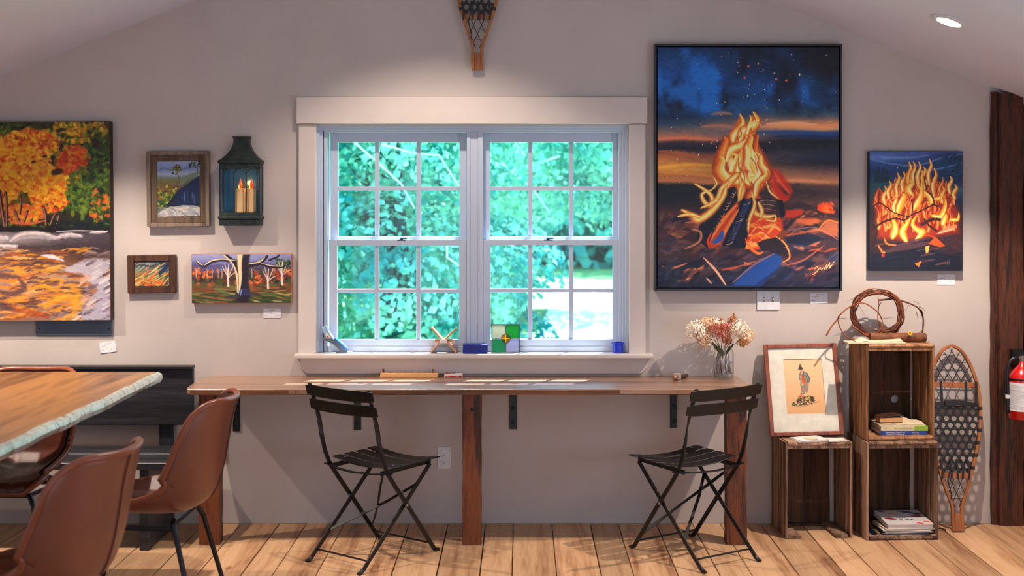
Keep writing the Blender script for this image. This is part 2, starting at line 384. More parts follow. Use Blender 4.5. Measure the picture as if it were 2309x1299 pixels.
def sash(x0, x1, y0, y1, g, mx, my, d, th=.03, lock=None):
    gx0, gx1, gy0, gy1 = g
    mb = MB()
    pbox(mb, x0, gx0, y0, y1, d, th); pbox(mb, gx1, x1, y0, y1, d, th); pbox(mb, gx0, gx1, y0, gy0, d, th); pbox(mb, gx0, gx1, gy1, y1, d, th)
    s = mb.build('sash', M_sash, win, bevel=.0015)
    gd = d - .008
    for m in mx: pbox(MB(), m - 5, m + 5, gy0, gy1, gd, .016).build('muntin', M_sash, s, bevel=.003)
    for m in my: pbox(MB(), gx0, gx1, m - 4.5, m + 4.5, gd - .0006, .0145).build('muntin', M_sash, s, bevel=.003)
    xs = [gx0] + mx + [gx1]; ys = [gy0] + my + [gy1]
    for i in range(len(xs) - 1):
        for j in range(len(ys) - 1): pbox(MB(), xs[i] + 1, xs[i + 1] - 1, ys[j] + 1, ys[j + 1] - 1, gd - .007, .002).build('pane', M_glasspane, s)
    if lock:
        lx, ly = lock; c = P(lx, ly, d + .002)
        mb = MB(); mb.box(c + Vector((0, .012, -.002)), (.042, .02, .006)); mb.lathe([(.008, 0), (.008, .008), (.003, .009)], c + Vector((0, .01, 0)), 12); mb.box(c + Vector((.012, .004, .007)), (.03, .007, .005), Matrix.Rotation(.4, 3, 'Z'))
        mb.build('sash_lock', M_darkbolt, s)
sash(745, 1052, 297, 545, (762, 1036, 321, 533), [850, 944], [425], -.075)
sash(742, 1052, 541, 781, (760, 1035, 554, 766), [849.5, 943.5], [656], -.035, lock=(905, 541))
sash(1089, 1397, 297, 545, (1105, 1381, 321, 533), [1195.5, 1288], [425], -.075)
sash(1088.5, 1400, 541, 781, (1105.5, 1382, 553, 765), [1195.5, 1288], [655], -.035, lock=(1236, 541))
tag(MB().b(wx0 - .3, wx1 + .25, .16, .56, 2.60, 2.66).build('sun_blocker', M_trim), kind='structure')  # unseen slab added outside to block sun through the upper sashes

# ---- outdoors
GZ = -0.6
M_grass = mat('grass', (110, 150, 70), .9, noise=.3, nscale=.8, col2=(70, 118, 50), bump=.2)
M_gravel = mat('pale_gravel', (226, 216, 206), .9, noise=.08, nscale=3)
M_bark = mat('tree_bark', (66, 84, 96), .9, noise=.4, nscale=10, bump=.4)
M_palebranch = mat('pale_branch', (190, 196, 200), .8)
tag(MB().b(-60, 60, .16, 90, GZ - .2, GZ).build('lawn', M_grass), kind='structure')
pts = [PG(x, y, GZ) for x, y in ((1150, 1000), (1190, 800), (1218, 740), (1236, 700), (1240, 668), (1262, 655), (1330, 655), (1420, 672), (1600, 700), (1700, 1000))]
tag(MB().prism([(p.x, p.y) for p in pts], lambda u, v, w: Vector((u, v, w)), GZ - .05, GZ + .02).build('driveway', M_gravel), kind='structure')
def leaf_mat(name, c1, c2, nsc=1.2):
    m = bpy.data.materials.new(name); m.use_nodes = True; nt = m.node_tree; n = nt.nodes; L = nt.links; n.remove(n['Principled BSDF'])
    tc = n.new('ShaderNodeTexCoord'); nz = n.new('ShaderNodeTexNoise'); nz.inputs['Scale'].default_value = nsc; nz.inputs['Detail'].default_value = 5; L.new(tc.outputs['Object'], nz.inputs[0])
    cr = n.new('ShaderNodeValToRGB'); cr.color_ramp.elements[0].position = .38; cr.color_ramp.elements[1].position = .64; cr.color_ramp.elements[0].color = lin(c1); cr.color_ramp.elements[1].color = lin(c2); L.new(nz.outputs[0], cr.inputs[0])
    a = n.new('ShaderNodeBsdfDiffuse'); b = n.new('ShaderNodeBsdfTranslucent'); L.new(cr.outputs[0], a.inputs[0]); L.new(cr.outputs[0], b.inputs[0])
    ms = n.new('ShaderNodeMixShader'); ms.inputs[0].default_value = .42; L.new(a.outputs[0], ms.inputs[1]); L.new(b.outputs[0], ms.inputs[2]); L.new(ms.outputs[0], n['Material Output'].inputs[0])
    return m
ML1 = leaf_mat('maple_leaves', (34, 140, 132), (164, 228, 198), 1.6)
ML2 = leaf_mat('shaded_leaves', (28, 132, 132), (96, 194, 170), .8)
def foliage(name, clumps, size, n, seed, m, parent):
    r = np.random.RandomState(seed); V = []; 
    tot = sum(c[3] ** 2 for c in clumps)
    P0 = []; D0 = []
    for cx, cy, cz, cr in clumps:
        k = int(n * cr * cr / tot); d = r.normal(size=(k, 3)); d /= np.linalg.norm(d, axis=1)[:, None]
        rad = cr * (1 - .45 * r.rand(k) ** 2)[:, None]
        # lumpy surface: sub-clusters
        sub = r.normal(size=(max(6, int(26 * cr)), 3)); sub /= np.linalg.norm(sub, axis=1)[:, None]
        near = (d @ sub.T).max(axis=1)[:, None]
        rad = rad * (.55 + .5 * np.clip((near - .78) / .17, 0, 1))
        P0.append(np.array([cx, cy, cz]) + d * rad * np.array([1, 1, .8])); D0.append(d)
    p = np.vstack(P0); dd = np.vstack(D0); k = len(p)
    nrm = dd + r.normal(size=(k, 3)) * .55 + np.array([0, 0, .35]); nrm /= np.linalg.norm(nrm, axis=1)[:, None]
    a = np.cross(nrm, r.normal(size=(k, 3))); a /= np.linalg.norm(a, axis=1)[:, None]; b = np.cross(nrm, a)
    s = size * (.6 + .8 * r.rand(k))[:, None]
    quad = np.stack([p - a * s * .55, p - b * s * .42 + nrm * s * .1, p + a * s * .6, p + b * s * .42 + nrm * s * .1], 1).reshape(-1, 3)
    me = bpy.data.meshes.new(name); me.vertices.add(4 * k); me.vertices.foreach_set('co', quad.ravel())
    me.loops.add(4 * k); me.loops.foreach_set('vertex_index', np.arange(4 * k)); me.polygons.add(k)
    me.polygons.foreach_set('loop_start', np.arange(0, 4 * k, 4)); me.polygons.foreach_set('loop_total', np.full(k, 4)); me.update(); me.validate()
    me.materials.append(m); o = bpy.data.objects.new(name, me); C.objects.link(o); o.parent = parent
    o['kind'] = 'stuff'
    return o
def tree(loc, label, clumps, size, n, seed, m, trunk, group=None, h=3.5):
    t = empty('tree', loc, label=label, cat='tree', group=group)
    r = random.Random(seed); mb = MB()
    if trunk:
        pts = [(r.uniform(-.1, .1) * i * .6, r.uniform(-.05, .05) * i, h * i / 6) for i in range(7)]
        mb.tube(pts, [trunk * (1.15 - .11 * i) for i in range(7)], 9)
        for q in range(5):
            b = Vector(pts[2 + q % 4]); a = r.uniform(0, 2 * PI); e = b + Vector((math.cos(a), math.sin(a) * .7, .8)) * r.uniform(1, 1.8)
            mb.tube([b, (b + e) / 2 + Vector((0, 0, .15)), e], [trunk * .45, trunk * .3, trunk * .12], 6)
        mb.build('trunk', M_bark, t, smooth='all')
    foliage('foliage', clumps, size, n, seed, m, t)
    return t
# clumps are placed relative to the foot of each trunk
tA = tree((-1.35, 7.6, GZ), 'broad maple filling the left half of the window outside', [(-1.6, 0, 1.2, 1.3), (-.1, -.5, 1.5, 1.15), (.9, -.3, 1.25, 1.0), (-1.2, -.2, 3.2, 1.5), (.6, -.6, 3.1, 1.2), (-2.8, .2, 2.4, 1.6), (0.2, .4, 4.6, 1.9), (-1.9, .3, 5.0, 1.6), (.35, -.2, .35, .7), (1.35, 0, .55, .55)], .075, 52000, 3, ML1, .2, h=4.4)
tB = tree((2.9, 9.6, GZ), 'leafy maple hanging its boughs over the driveway outside the right sashes', [(-2.0, 0, 3.3, 1.25), (-.6, .2, 3.5, 1.2), (.9, 0, 3.6, 1.5), (-2.9, -.4, 2.6, .9), (-1.6, -.3, 2.45, .8), (-1.3, .4, 5.2, 1.8), (.9, .4, 5.4, 1.8), (2.2, .1, 3.7, 1.3)], .075, 42000, 8, ML1, .16, h=4.6)
for pp in (((1098, 340), (1150, 385), (1200, 425), (1236, 475)), ((1150, 385), (1200, 372), (1262, 352))):
    MB().tube([P(x, y, -8.1) - Vector((2.9, 9.6, GZ)) for x, y in pp], [.02, .018, .013, .007][:len(pp)], 5).build('bare_branch', M_palebranch, tB)
for pp in (((800, 322), (850, 365), (905, 415), (935, 470)), ((860, 325), (930, 345), (990, 350), (1035, 420)), ((1008, 545), (1008, 580), (1036, 600))):
    MB().tube([P(x, y, -5.9) - Vector((-1.35, 7.6, GZ)) for x, y in pp], [.010, .009, .008, .005][:len(pp)], 5).build('bare_branch', M_palebranch, tA)
tree((-4.2, 15.5, GZ), 'round-crowned tree standing behind the left maple', [(0, 0, 2.6, 2.4), (1.8, .5, 2.0, 1.9), (2.9, 0, 3.9, 2.2), (-1.5, 0, 4.4, 2.4), (2.8, .2, .9, 1.2)], .15, 24000, 21, ML2, .3, h=5)
tree((-.1, 19.5, GZ), 'thick shrubby tree at the near bend of the driveway', [(-1.8, 0, 1.4, 1.6), (-.7, 0, 3.0, 2.2), (-2.6, .4, 3.6, 2.2), (1.4, 0, 4.9, 2.4), (-.5, -.5, .9, .95), (-1.0, -1.2, .5, .7)], .15, 24000, 22, ML2, .22, h=5)
for i, (x, y, rr_, lab) in enumerate(((-9, 40, 6, 'tall tree at the left end of the far tree line'), (-1.5, 42, 6.5, 'tall tree in the far line behind the two maples'), (5.5, 39, 5.5, 'dark tree beyond the sunlit driveway, seen in the rightmost panes'), (11.5, 41, 6, 'tall tree at the right end of the far tree line'))):
    tree((x, y, GZ), lab, [(0, 0, rr_ * .75, rr_), (-rr_ * .5, -1, rr_ * .4, rr_ * .6), (rr_ * .55, -1, rr_ * .35, rr_ * .55), (0, 0, rr_ * 1.5, rr_ * .9)],   .40, 11000, 30 + i, ML2, .35, 'trees along the far side of the lawn', h=7)

# ---- timber post at the right edge
post = empty('timber_post', (2.32, -.04, 0), label='rough dark red-brown hewn timber post carrying the fire extinguisher, at the right edge', cat='post')
def hewn(x0, x1, d0, d1, z1, seed, name='plank', m=None):
    mb = MB(); mb.rough(((x0 + x1) / 2, -(d0 + d1) / 2, z1 / 2), (x1 - x0, d1 - d0, z1), 2, 22, .0035, seed)
    return mb.build(name, m or M_timber, post, world=True, smooth=True)
hewn(2.322, 2.352, .002, .03, 2.135, 1); hewn(2.346, 2.475, .002, .052, 2.13, 2); hewn(2.480, 2.62, .002, .05, 2.07, 3); hewn(2.625, 2.78, .002, .052, 2.02, 4)

# ---- downlight
cr_ = Vector((1.817, -.89, roof_z(1.817)))
ang = math.atan(.39)
dl = empty('downlight', cr_, rot=(0, ang, 0), label='round white recessed downlight glowing in the right slope of the ceiling', cat='ceiling light')
mb = MB(); mb.lathe([(.075, -.001), (.075, -.005), (.055, -.008), (.052, -.002), (.052, .02)], n=40); mb.build('trim_ring', M_white, dl, smooth=True)
mb = MB(); mb.lathe([(.05, -.0025), (.04, -.006), (.001, -.008)], n=32); mb.build('lens', mat('lit_lens', (255, 244, 230), .4, emit=((255, 240, 222), 9)), dl, smooth=True)

# ------------------------------------------------------------------ counter along the wall
ct = empty('counter', (-.2, 0, 0), label='long live-edged wooden counter with steel brackets running under the window', cat='counter')
TZ = .73
def ctop(): 
    r = random.Random(9); pts = [(-1.53, 0)]
    pts += [(-1.553, .10), (-1.56, .24), (-1.55, .40), (-1.535, .447)]
    n = 26
    for i in range(1, n): 
        t = i / n; pts.append((-1.535 + t * 2.61, .447 + .006 * math.sin(t * 9) + .004 * math.sin(t * 23 + 1) + r.uniform(-.0015, .0015)))
    pts += [(1.094, .435), (1.085, .3), (1.066, 0)]
    return pts
MB().prism(ctop(), lambda u, v, w: Vector((u, -v, w)), TZ - .022, TZ).build('countertop', M_counter, ct, world=True, bevel=.002)
MB().prism([(a, .452 + .004 * math.sin(a * 8)) for a in np.linspace(-1.52, 1.08, 40)] + [(a, .43) for a in np.linspace(1.08, -1.52, 12)], lambda u, v, w: Vector((u, -v, w)), TZ - .026, TZ - .003).build('live_edge', M_counter_edge, ct, world=True)
for i, (x0, x1) in enumerate(((-1.497, -1.400), (-.274, -.184), (.952, 1.050))):
    mb = MB(); mb.rough(((x0 + x1) / 2, -.357, (TZ - .024) / 2), (x1 - x0, .09, TZ - .024), 2, 14, .0022, 40 + i)
    l = mb.build('leg', M_post, ct, world=True, smooth=True)
    mb = MB(); mb.lathe([(.009, 0), (.009, .005), (.004, .007)], ((x0 + x1) / 2 + .005, -.404, TZ - .10), 12, Matrix.Rotation(PI / 2, 3, 'X')); mb.build('bolt', M_darkbolt, l, world=True)
for x0, x1, yb in ((525, 541, 973), (798, 814, 970), (1149, 1166, 968), (1511, 1527, 965)):
    X0, X1, zb = PX(x0, .006), PX(x1, .006), PZ(yb, .006)
    mb = MB(); mb.b(X0, X1, -.008, -.0005, zb, TZ - .0235); mb.b(X0, X1, -.36, -.008, TZ - .0305, TZ - .0235)
    br = mb.build('bracket', M_black, ct, world=True, bevel=.001)
    for zz in (zb + .035, zb + .105):
        MB().lathe([(.010, 0), (.010, .003), (.006, .005)], ((X0 + X1) / 2, -.008, zz), 14, Matrix.Rotation(PI / 2, 3, 'X')).build('bolt', M_darkbolt, br, world=True, smooth=True)

# ------------------------------------------------------------------ folding bistro chairs
def bistro(loc, rz, label):
    t = empty('folding_chair', loc, rz, label=label, cat='chair', group='black folding chairs at the counter')
    for sx in (-1, 1):
        x = sx * .178
        pts = [(x, .222, .012), (x, .135, .125), (x, .045, .24), (x, -.04, .345), (x, -.09, .41), (x, -.118, .47), (x, -.140, .55), (x, -.152, .61), (x, -.172, .68), (x, -.212, .785)]
        mb = MB(); mb.strap(pts, .021, .007, lambda i, tt: (0, tt.z, -tt.y) if i < 6 else ((.5, .6, 0) if i == 7 else ((1, 0, 0) if i > 7 else (.3, tt.z, -tt.y))))
        lg = mb.build('back_leg', M_black, t, bevel=.0015)
        MB().tube([(x, .222, .016), (x, .232, .008), (x, .252, .006)], [.009, .009, .007], 8).build('foot_tip', M_black, lg, smooth=True)
        x = sx * .160
        pts = [(x, -.222, .012), (x, -.10, .122), (x, 0, .212), (x, .10, .302), (x, .212, .403)]
        mb = MB(); mb.strap(pts, .021, .007, lambda i, tt: (0, tt.z, -tt.y)); lg = mb.build('leg', M_black, t, bevel=.0015)
        MB().tube([(x, -.222, .016), (x, -.232, .008), (x, -.25, .006)], [.009, .009, .007], 8).build('foot_tip', M_black, lg, smooth=True)
        MB().lathe([(.006, -.012), (.007, 0), (.003, .004)], (sx * .182, .037, .246), 12, Matrix.Rotation(sx * PI / 2, 3, 'Y')).build('rivet', M_steel, t, smooth=True)
        MB().strap([(sx * .15, -.10, .405), (sx * .15, .06, .408), (sx * .15, .225, .410)], .02, .006, (0, 0, 1)).build('seat_rail', M_black, t)
    MB().tube([(-.160, -.185, .045), (.160, -.185, .045)], .0045, 8).build('stretcher', M_black, t, smooth=True)
    MB().tube([(-.178, .196, .045), (.178, .196, .045)], .0045, 8).build('stretcher', M_black, t, smooth=True)
    MB().strap([(-.160, -.11, .115), (-.06, -.04, .175), (.06, .045, .25), (.160, .125, .325)], .014, .004, (0, .6, .6)).build('brace', M_black, t)
    MB().strap([(-.178, .18, .068), (-.12, .14, .125), (-.02, .06, .225), (.08, -.03, .33), (.150, -.085, .40)], [.006, .016, .012, .016, .01], .003, (.3, .6, .6)).build('brace', M_black, t)
    MB().strap([(-.205, -.088, .408), (-.1, -.118, .402), (0, -.130, .400), (.1, -.118, .402), (.205, -.088, .408)], .020, .004, (0, 1, 0)).build('rear_rail', M_black, t)
    for k, y in enumerate((-.020, .055, .130, .205)):
        mb = MB(); n = 9; L = .205; zz = .424 + .003 * (k == 3)
        poly = [(-L + .006, -.036), (L - .006, -.036), (L, -.028), (L, .028), (L - .006, .036), (-L + .006, .036), (-L, .028), (-L, -.028)]
        rows = []
        for i in range(n + 1):
            xx = -L + 2 * L * i / n; hw = .033 if 0 < i < n else .027
            zc = zz + .024 * ((xx / L) ** 2 - .55) - (.004 if i in (0, n) else 0)
            rows.append([mb.bm.verts.new((xx, y + a * hw, zc + .002 * (1 - abs(a)) + b * .0022)) for a, b in ((-1, -1), (1, -1), (1, 1), (-1, 1))])
        for i in range(n):
            for q in range(4): mb.bm.faces.new((rows[i][q], rows[i][(q + 1) % 4], rows[i + 1][(q + 1) % 4], rows[i + 1][q]))
        mb.bm.faces.new(rows[0][::-1]); mb.bm.faces.new(rows[-1])
        sl = mb.build('seat_slat', M_black, t, bevel=.0012)
        if k in (0, 3):
            for sx in (-1, 1): MB().lathe([(.006, 0), (.005, .002), (.001, .003)], (sx * .15, y, zz + .006), 10).build('rivet', M_steel, sl)
    for z, yy in ((.756, -.202), (.690, -.178)):
        mb = MB(); n = 10; rows = []
        for i in range(n + 1):
            xx = -.207 + .414 * i / n; hh = .026 if 0 < i < n else .021
            yc = yy - .028 * (1 - (xx / .207) ** 2) - .003
            rows.append([mb.bm.verts.new((xx, yc + b * .0025 - a * .006, z + a * hh)) for a, b in ((-1, -1), (1, -1), (1, 1), (-1, 1))])
        for i in range(n):
            for q in range(4): mb.bm.faces.new((rows[i][q], rows[i][(q + 1) % 4], rows[i + 1][(q + 1) % 4], rows[i + 1][q]))
        mb.bm.faces.new(rows[0][::-1]); mb.bm.faces.new(rows[-1])
        mb.build('back_slat', M_black, t, bevel=.0012)
    return t
bistro((-.67, -.577, 0), math.radians(-37.4), 'black slatted folding chair at the left half of the counter, beside the wall outlet')
bistro((.788, -.552, 0), math.radians(32.8), 'black slatted folding chair before the right leg of the counter')

# ------------------------------------------------------------------ leather shell chairs
def shell_grid(off=0.0, tuft=False, ns=34, nt=25):
    prof = [(.245, .430, .17, .0), (.225, .455, .205, .004), (.10, .445, .232, .045), (-.04, .432, .24, .085), (-.15, .440, .245, .13), (-.225, .49, .25, .155), (-.262, .58, .255, .15), (-.282, .68, .255, .135), (-.297, .77, .25, .12), (-.318, .85, .225, .105)]
    def ev(s):
        f = s * (len(prof) - 1); i = min(int(f), len(prof) - 2); t = f - i
        p = [prof[max(0, i - 1)], prof[i], prof[i + 1], prof[min(len(prof) - 1, i + 2)]]
        return [.5 * (2 * p[1][k] + (p[2][k] - p[0][k]) * t + (2 * p[0][k] - 5 * p[1][k] + 4 * p[2][k] - p[3][k]) * t * t + (3 * p[1][k] - p[0][k] - 3 * p[2][k] + p[3][k]) * t ** 3) for k in range(4)]
    G = []
    for i in range(ns):
        s = i / (ns - 1); a = ev(s); e = ev(min(1, s + .02)); b = ev(max(0, s - .02))
        ty, tz = e[0] - b[0], e[1] - b[1]; l = math.hypot(ty, tz) or 1; ny, nz = tz / l, -ty / l
        if ny < 0 and nz < 0: ny, nz = -ny, -nz
        row = []
        for j in range(nt):
            t = -1 + 2 * j / (nt - 1); at = abs(t); cur = a[3] * at ** 2.2; o = off
            if tuft: 
                o = off + .008 * abs(math.sin(s * PI * 7)) ** .5 * abs(math.sin((t * .5 + .5) * PI * 5)) ** .5
                t *= .93
            x = t * a[2] * (1 - .12 * at ** 4 * (a[3] > .03))
            y = a[0] + ny * (cur + o); z = a[1] + nz * (cur + o)
            if s > .5: z -= .06 * at ** 5 * ((s - .5) / .5) ** 2
            if s < .3: z -= 0.0
            row.append((x, y, z))
        G.append(row)
    return G
def leather_chair(loc, rz, label):
    t = empty('leather_chair', loc, rz, label=label, cat='chair', group='brown leather chairs round the table')
    def grid(mb, G, flip=False):
        V = [[mb.bm.verts.new(p) for p in r] for r in G]
        for i in range(len(V) - 1):
            for j in range(len(V[0]) - 1): mb.bm.faces.new((V[i][j], V[i][j + 1], V[i + 1][j + 1], V[i + 1][j]))
    mb = MB(); G = shell_grid(); grid(mb, G); sh = mb.build('shell', M_leather, t, smooth='all')
    md = sh.modifiers.new('solid', 'SOLIDIFY'); md.thickness = .016; md.offset = 0
    mb = MB(); G2 = shell_grid(.012, True, 43, 41); grid(mb, G2[1:-1]); mb.build('quilted_lining', M_leather_in, t, smooth='all')
    edge = [r[0] for r in G] + G[-1][1:-1] + [r[-1] for r in G[::-1]] + G[0][1:-1][::-1]
    MB().tube(edge, .0125, 8, closed=True).build('piping', M_seam, sh, smooth='all')
    mid = [Vector(r[len(r) // 2]) for r in G]
    MB().tube([p + Vector((0, -.010, -.004)) for p in mid[18:]], .0022, 5).build('back_seam', M_leather_in, sh)
    MB().tube([(-.16, .17, .405), (-.17, -.12, .395), (.17, -.12, .395), (.16, .17, .405)], .009, 10, closed=True).build('seat_ring', M_black, t, smooth=True)
    for sx in (-1, 1):
        for sy, yy in ((1, .16), (-1, -.12)):
            pts = [(sx * .12, yy, .415), (sx * .165, yy + sy * .01, .405), (sx * .19, yy + sy * .03, .36), (sx * .235, yy + sy * .12, .012)]
            l = MB().tube(pts, [.011, .011, .010, .009], 10).build('leg', M_black, t, smooth=True)
            MB().lathe([(.011, 0), (.012, .006), (.010, .014)], (sx * .2355, yy + sy * .121, 0), 12).build('foot_cap', M_black, l)
    return t
leather_chair((-1.40, -1.47, 0), math.radians(90), 'brown leather shell chair with its back before the left end of the counter')
leather_chair((-1.475, -2.44, 0), math.radians(79), 'brown leather shell chair nearest the camera, its back filling the bottom left corner')
leather_chair((-2.14, -.98, 0), math.radians(178), 'dark quilted leather chair at the far end of the table, half hidden beneath it')

# ------------------------------------------------------------------ live-edge table
tb = empty('dining_table', (-2.2, -2.3, 0), label='glossy brown slab table with a pale live edge at the left', cat='table')
HT = .86
r = random.Random(5)
edge = []
for i in range(40):
    t = i / 39; Y = .825 + t * 2.985; edge.append((-1.556 + .005 * math.sin(Y * 5) + .003 * math.sin(Y * 17) + r.uniform(-.002, .002) , Y))
top = [(-2.85, .82), (-1.60, .815)] + edge + [(-2.85, 3.82)]
mb = MB(); mb.prism(top, lambda u, v, w: Vector((u, -v, w)), HT - .045, HT); mb.build('tabletop', M_table, tb, world=True, bevel=.003)
V = []; mb = MB()
for (u, v) in edge:
    j = [r.uniform(-.0025, .0025) for _ in range(5)]
    V.append([mb.bm.verts.new(p) for p in ((u - .004, -v, HT + .0012), (u + .012 + j[0], -v, HT - .008), (u + .018 + j[1], -v, HT - .024), (u + .010 + j[2], -v, HT - .042), (u - .012, -v, HT - .050))])
for i in range(len(V) - 1):
    for k in range(4): mb.bm.faces.new((V[i][k], V[i][k + 1], V[i + 1][k + 1], V[i + 1][k]))
    mb.bm.faces.new((V[i][4], V[i][0], V[i + 1][0], V[i + 1][4]))
mb.bm.faces.new(V[0]); mb.bm.faces.new(V[-1][::-1])
mb.build('live_edge', M_liveedge, tb, world=True, smooth=True)
for Y in (-1.5, -3.2):
    mb = MB(); mb.b(-2.72, -2.64, Y - .04, Y + .04, 0, HT - .045); mb.b(-2.76, -2.60, Y - .25, Y + .25, 0, .03); mb.build('table_leg', M_black, tb, world=True, bevel=.003)

# ------------------------------------------------------------------ bench
bn = empty('bench', (-2.4, -.3, 0), label='black stained wooden bench against the wall behind the table', cat='bench')
MB().box((-2.40, -.085, .645), (1.60, .03, .283)).build('backrest', M_benchw, bn, world=True, bevel=.004)
MB().box((-2.40, -.10, .787), (1.61, .05, .016)).build('top_rail', M_benchw, bn, world=True, bevel=.003)
MB().box((-2.39, -.20, .388), (1.58, .20, .032)).build('seat_board', M_benchw, bn, world=True, bevel=.004)
MB().box((-2.39, -.41, .388), (1.58, .205, .032)).build('seat_board', M_benchw, bn, world=True, bevel=.004)
for X in (-1.72, -3.06):
    MB().box((X, -.28, .186), (.045, .42, .372)).build('leg', M_benchw, bn, world=True, bevel=.003)
    MB().box((X - .02, -.058, .39), (.07, .022, .78)).build('upright', M_benchw, bn, world=True, bevel=.002)

# ------------------------------------------------------------------ crates
def crate(loc, rz, w, dp, h, label, M, Mi, seed, bottom=True, hole=False, gapx=.02):
    r = random.Random(seed); t = empty('wooden_crate', loc, rz, label=label, cat='crate', group='upended wooden crates')
    # local: x across, -y towards the room; origin at the middle of the foot of the crate
    def plank(c, s, m, ax=2): return MB().rough(c, s, ax, 6, .0014, r.randint(0, 999)).build('plank', m, t, smooth=True)
    th = .011
    for sx in (-1, 1):
        cuts = [0, .27 + r.uniform(-.04, .04), .64 + r.uniform(-.05, .05), 1]
        for a, b in zip(cuts, cuts[1:]):
            y0, y1 = -dp / 2 + a * dp, -dp / 2 + b * dp
            plank((sx * (w / 2 - th / 2), (y0 + y1) / 2, h / 2 + r.uniform(-.002, .0)), (th, (y1 - y0) - .003, h - .004), M if sx < 0 else M)
    iw = w - 2 * th
    cuts = [0, .5 + r.uniform(-.06, .04), .5 + .5 * (1 - gapx / .16)] if hole else [0, .17, .52, 1 - gapx / iw]
    if not hole: cuts = [0, .16, .50, 1 - gapx / iw]
    else: cuts = [.02, .53, 1 - gapx / iw]
    for a, b in zip(cuts, cuts[1:]):
        x0, x1 = -iw / 2 + a * iw, -iw / 2 + b * iw
        if hole and b == cuts[-1]:
            # board with a round hole bored through it
            zc, xc, R = .155, x0 + .055, .020; mb = MB(); n = 24; Y0, Y1 = dp / 2 - .012, dp / 2 - .003
            cir = [(xc + R * math.cos(2 * PI * k / n), zc + R * math.sin(2 * PI * k / n)) for k in range(n)]
            def outer(k):
                a_ = 2 * PI * k / n; c_, s_ = math.cos(a_), math.sin(a_); m_ = max(abs(c_), abs(s_)); q = .034
                return (xc + q * c_ / m_, zc + q * s_ / m_)
            for Y in (Y0, Y1):
                ring = [mb.bm.verts.new((p[0], Y, p[1])) for p in cir]; oo = [mb.bm.verts.new((outer(k)[0], Y, outer(k)[1])) for k in range(n)]
                for k in range(n): mb.bm.faces.new((ring[k], ring[(k + 1) % n], oo[(k + 1) % n], oo[k]))
            mb.b(x0 + .0015, xc - .034, Y0, Y1, zc - .034, zc + .034); mb.b(xc + .034, x1, Y0, Y1, zc - .034, zc + .034)
            mb.b(x0 + .0015, x1, Y0, Y1, .004, zc - .034); mb.b(x0 + .0015, x1, Y0, Y1, zc + .034, h - .004)
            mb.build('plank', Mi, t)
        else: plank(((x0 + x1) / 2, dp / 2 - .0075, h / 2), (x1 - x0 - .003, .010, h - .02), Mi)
    for top in (True, False):
        if not bottom and not top:
            plank((-w / 2 + .045, -.02, .008), (.062, dp * .86, .014), M, 1); plank((w / 2 - .052, -.01, .008), (.064, dp * .92, .015), M, 1)
            MB().rough((0, dp / 2 - .03, .008), (iw * .8, .03, .012), 0, 5, .001, 7).build('plank', Mi, t, smooth=True)
            continue
        z = h - .009 if top else .009
        for y0, y1 in ((-dp / 2, -.01), (-.007, dp / 2 - .014)):
            plank((0.004, (y0 + y1) / 2, z), (w - (.02 if top else 2 * th), y1 - y0, .018), M, 0)
        MB().b(-iw / 2, iw / 2, -dp / 2 + .006, -dp / 2 + .02, z - .022 if top else z + .006, z - .009 if top else z + .012).build('cleat', M, t)
    return t
CRA = math.radians(3)
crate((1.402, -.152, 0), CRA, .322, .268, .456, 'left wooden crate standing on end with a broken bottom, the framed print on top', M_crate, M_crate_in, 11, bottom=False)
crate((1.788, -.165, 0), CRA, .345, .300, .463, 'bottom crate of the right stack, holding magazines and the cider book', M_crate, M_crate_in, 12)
crate((1.788, -.150, .4635), CRA, .330, .268, .455, 'warm-toned top crate of the right stack, with a round hole in its back', M_crate_up, M_crate_in, 13, hole=True, gapx=.012)

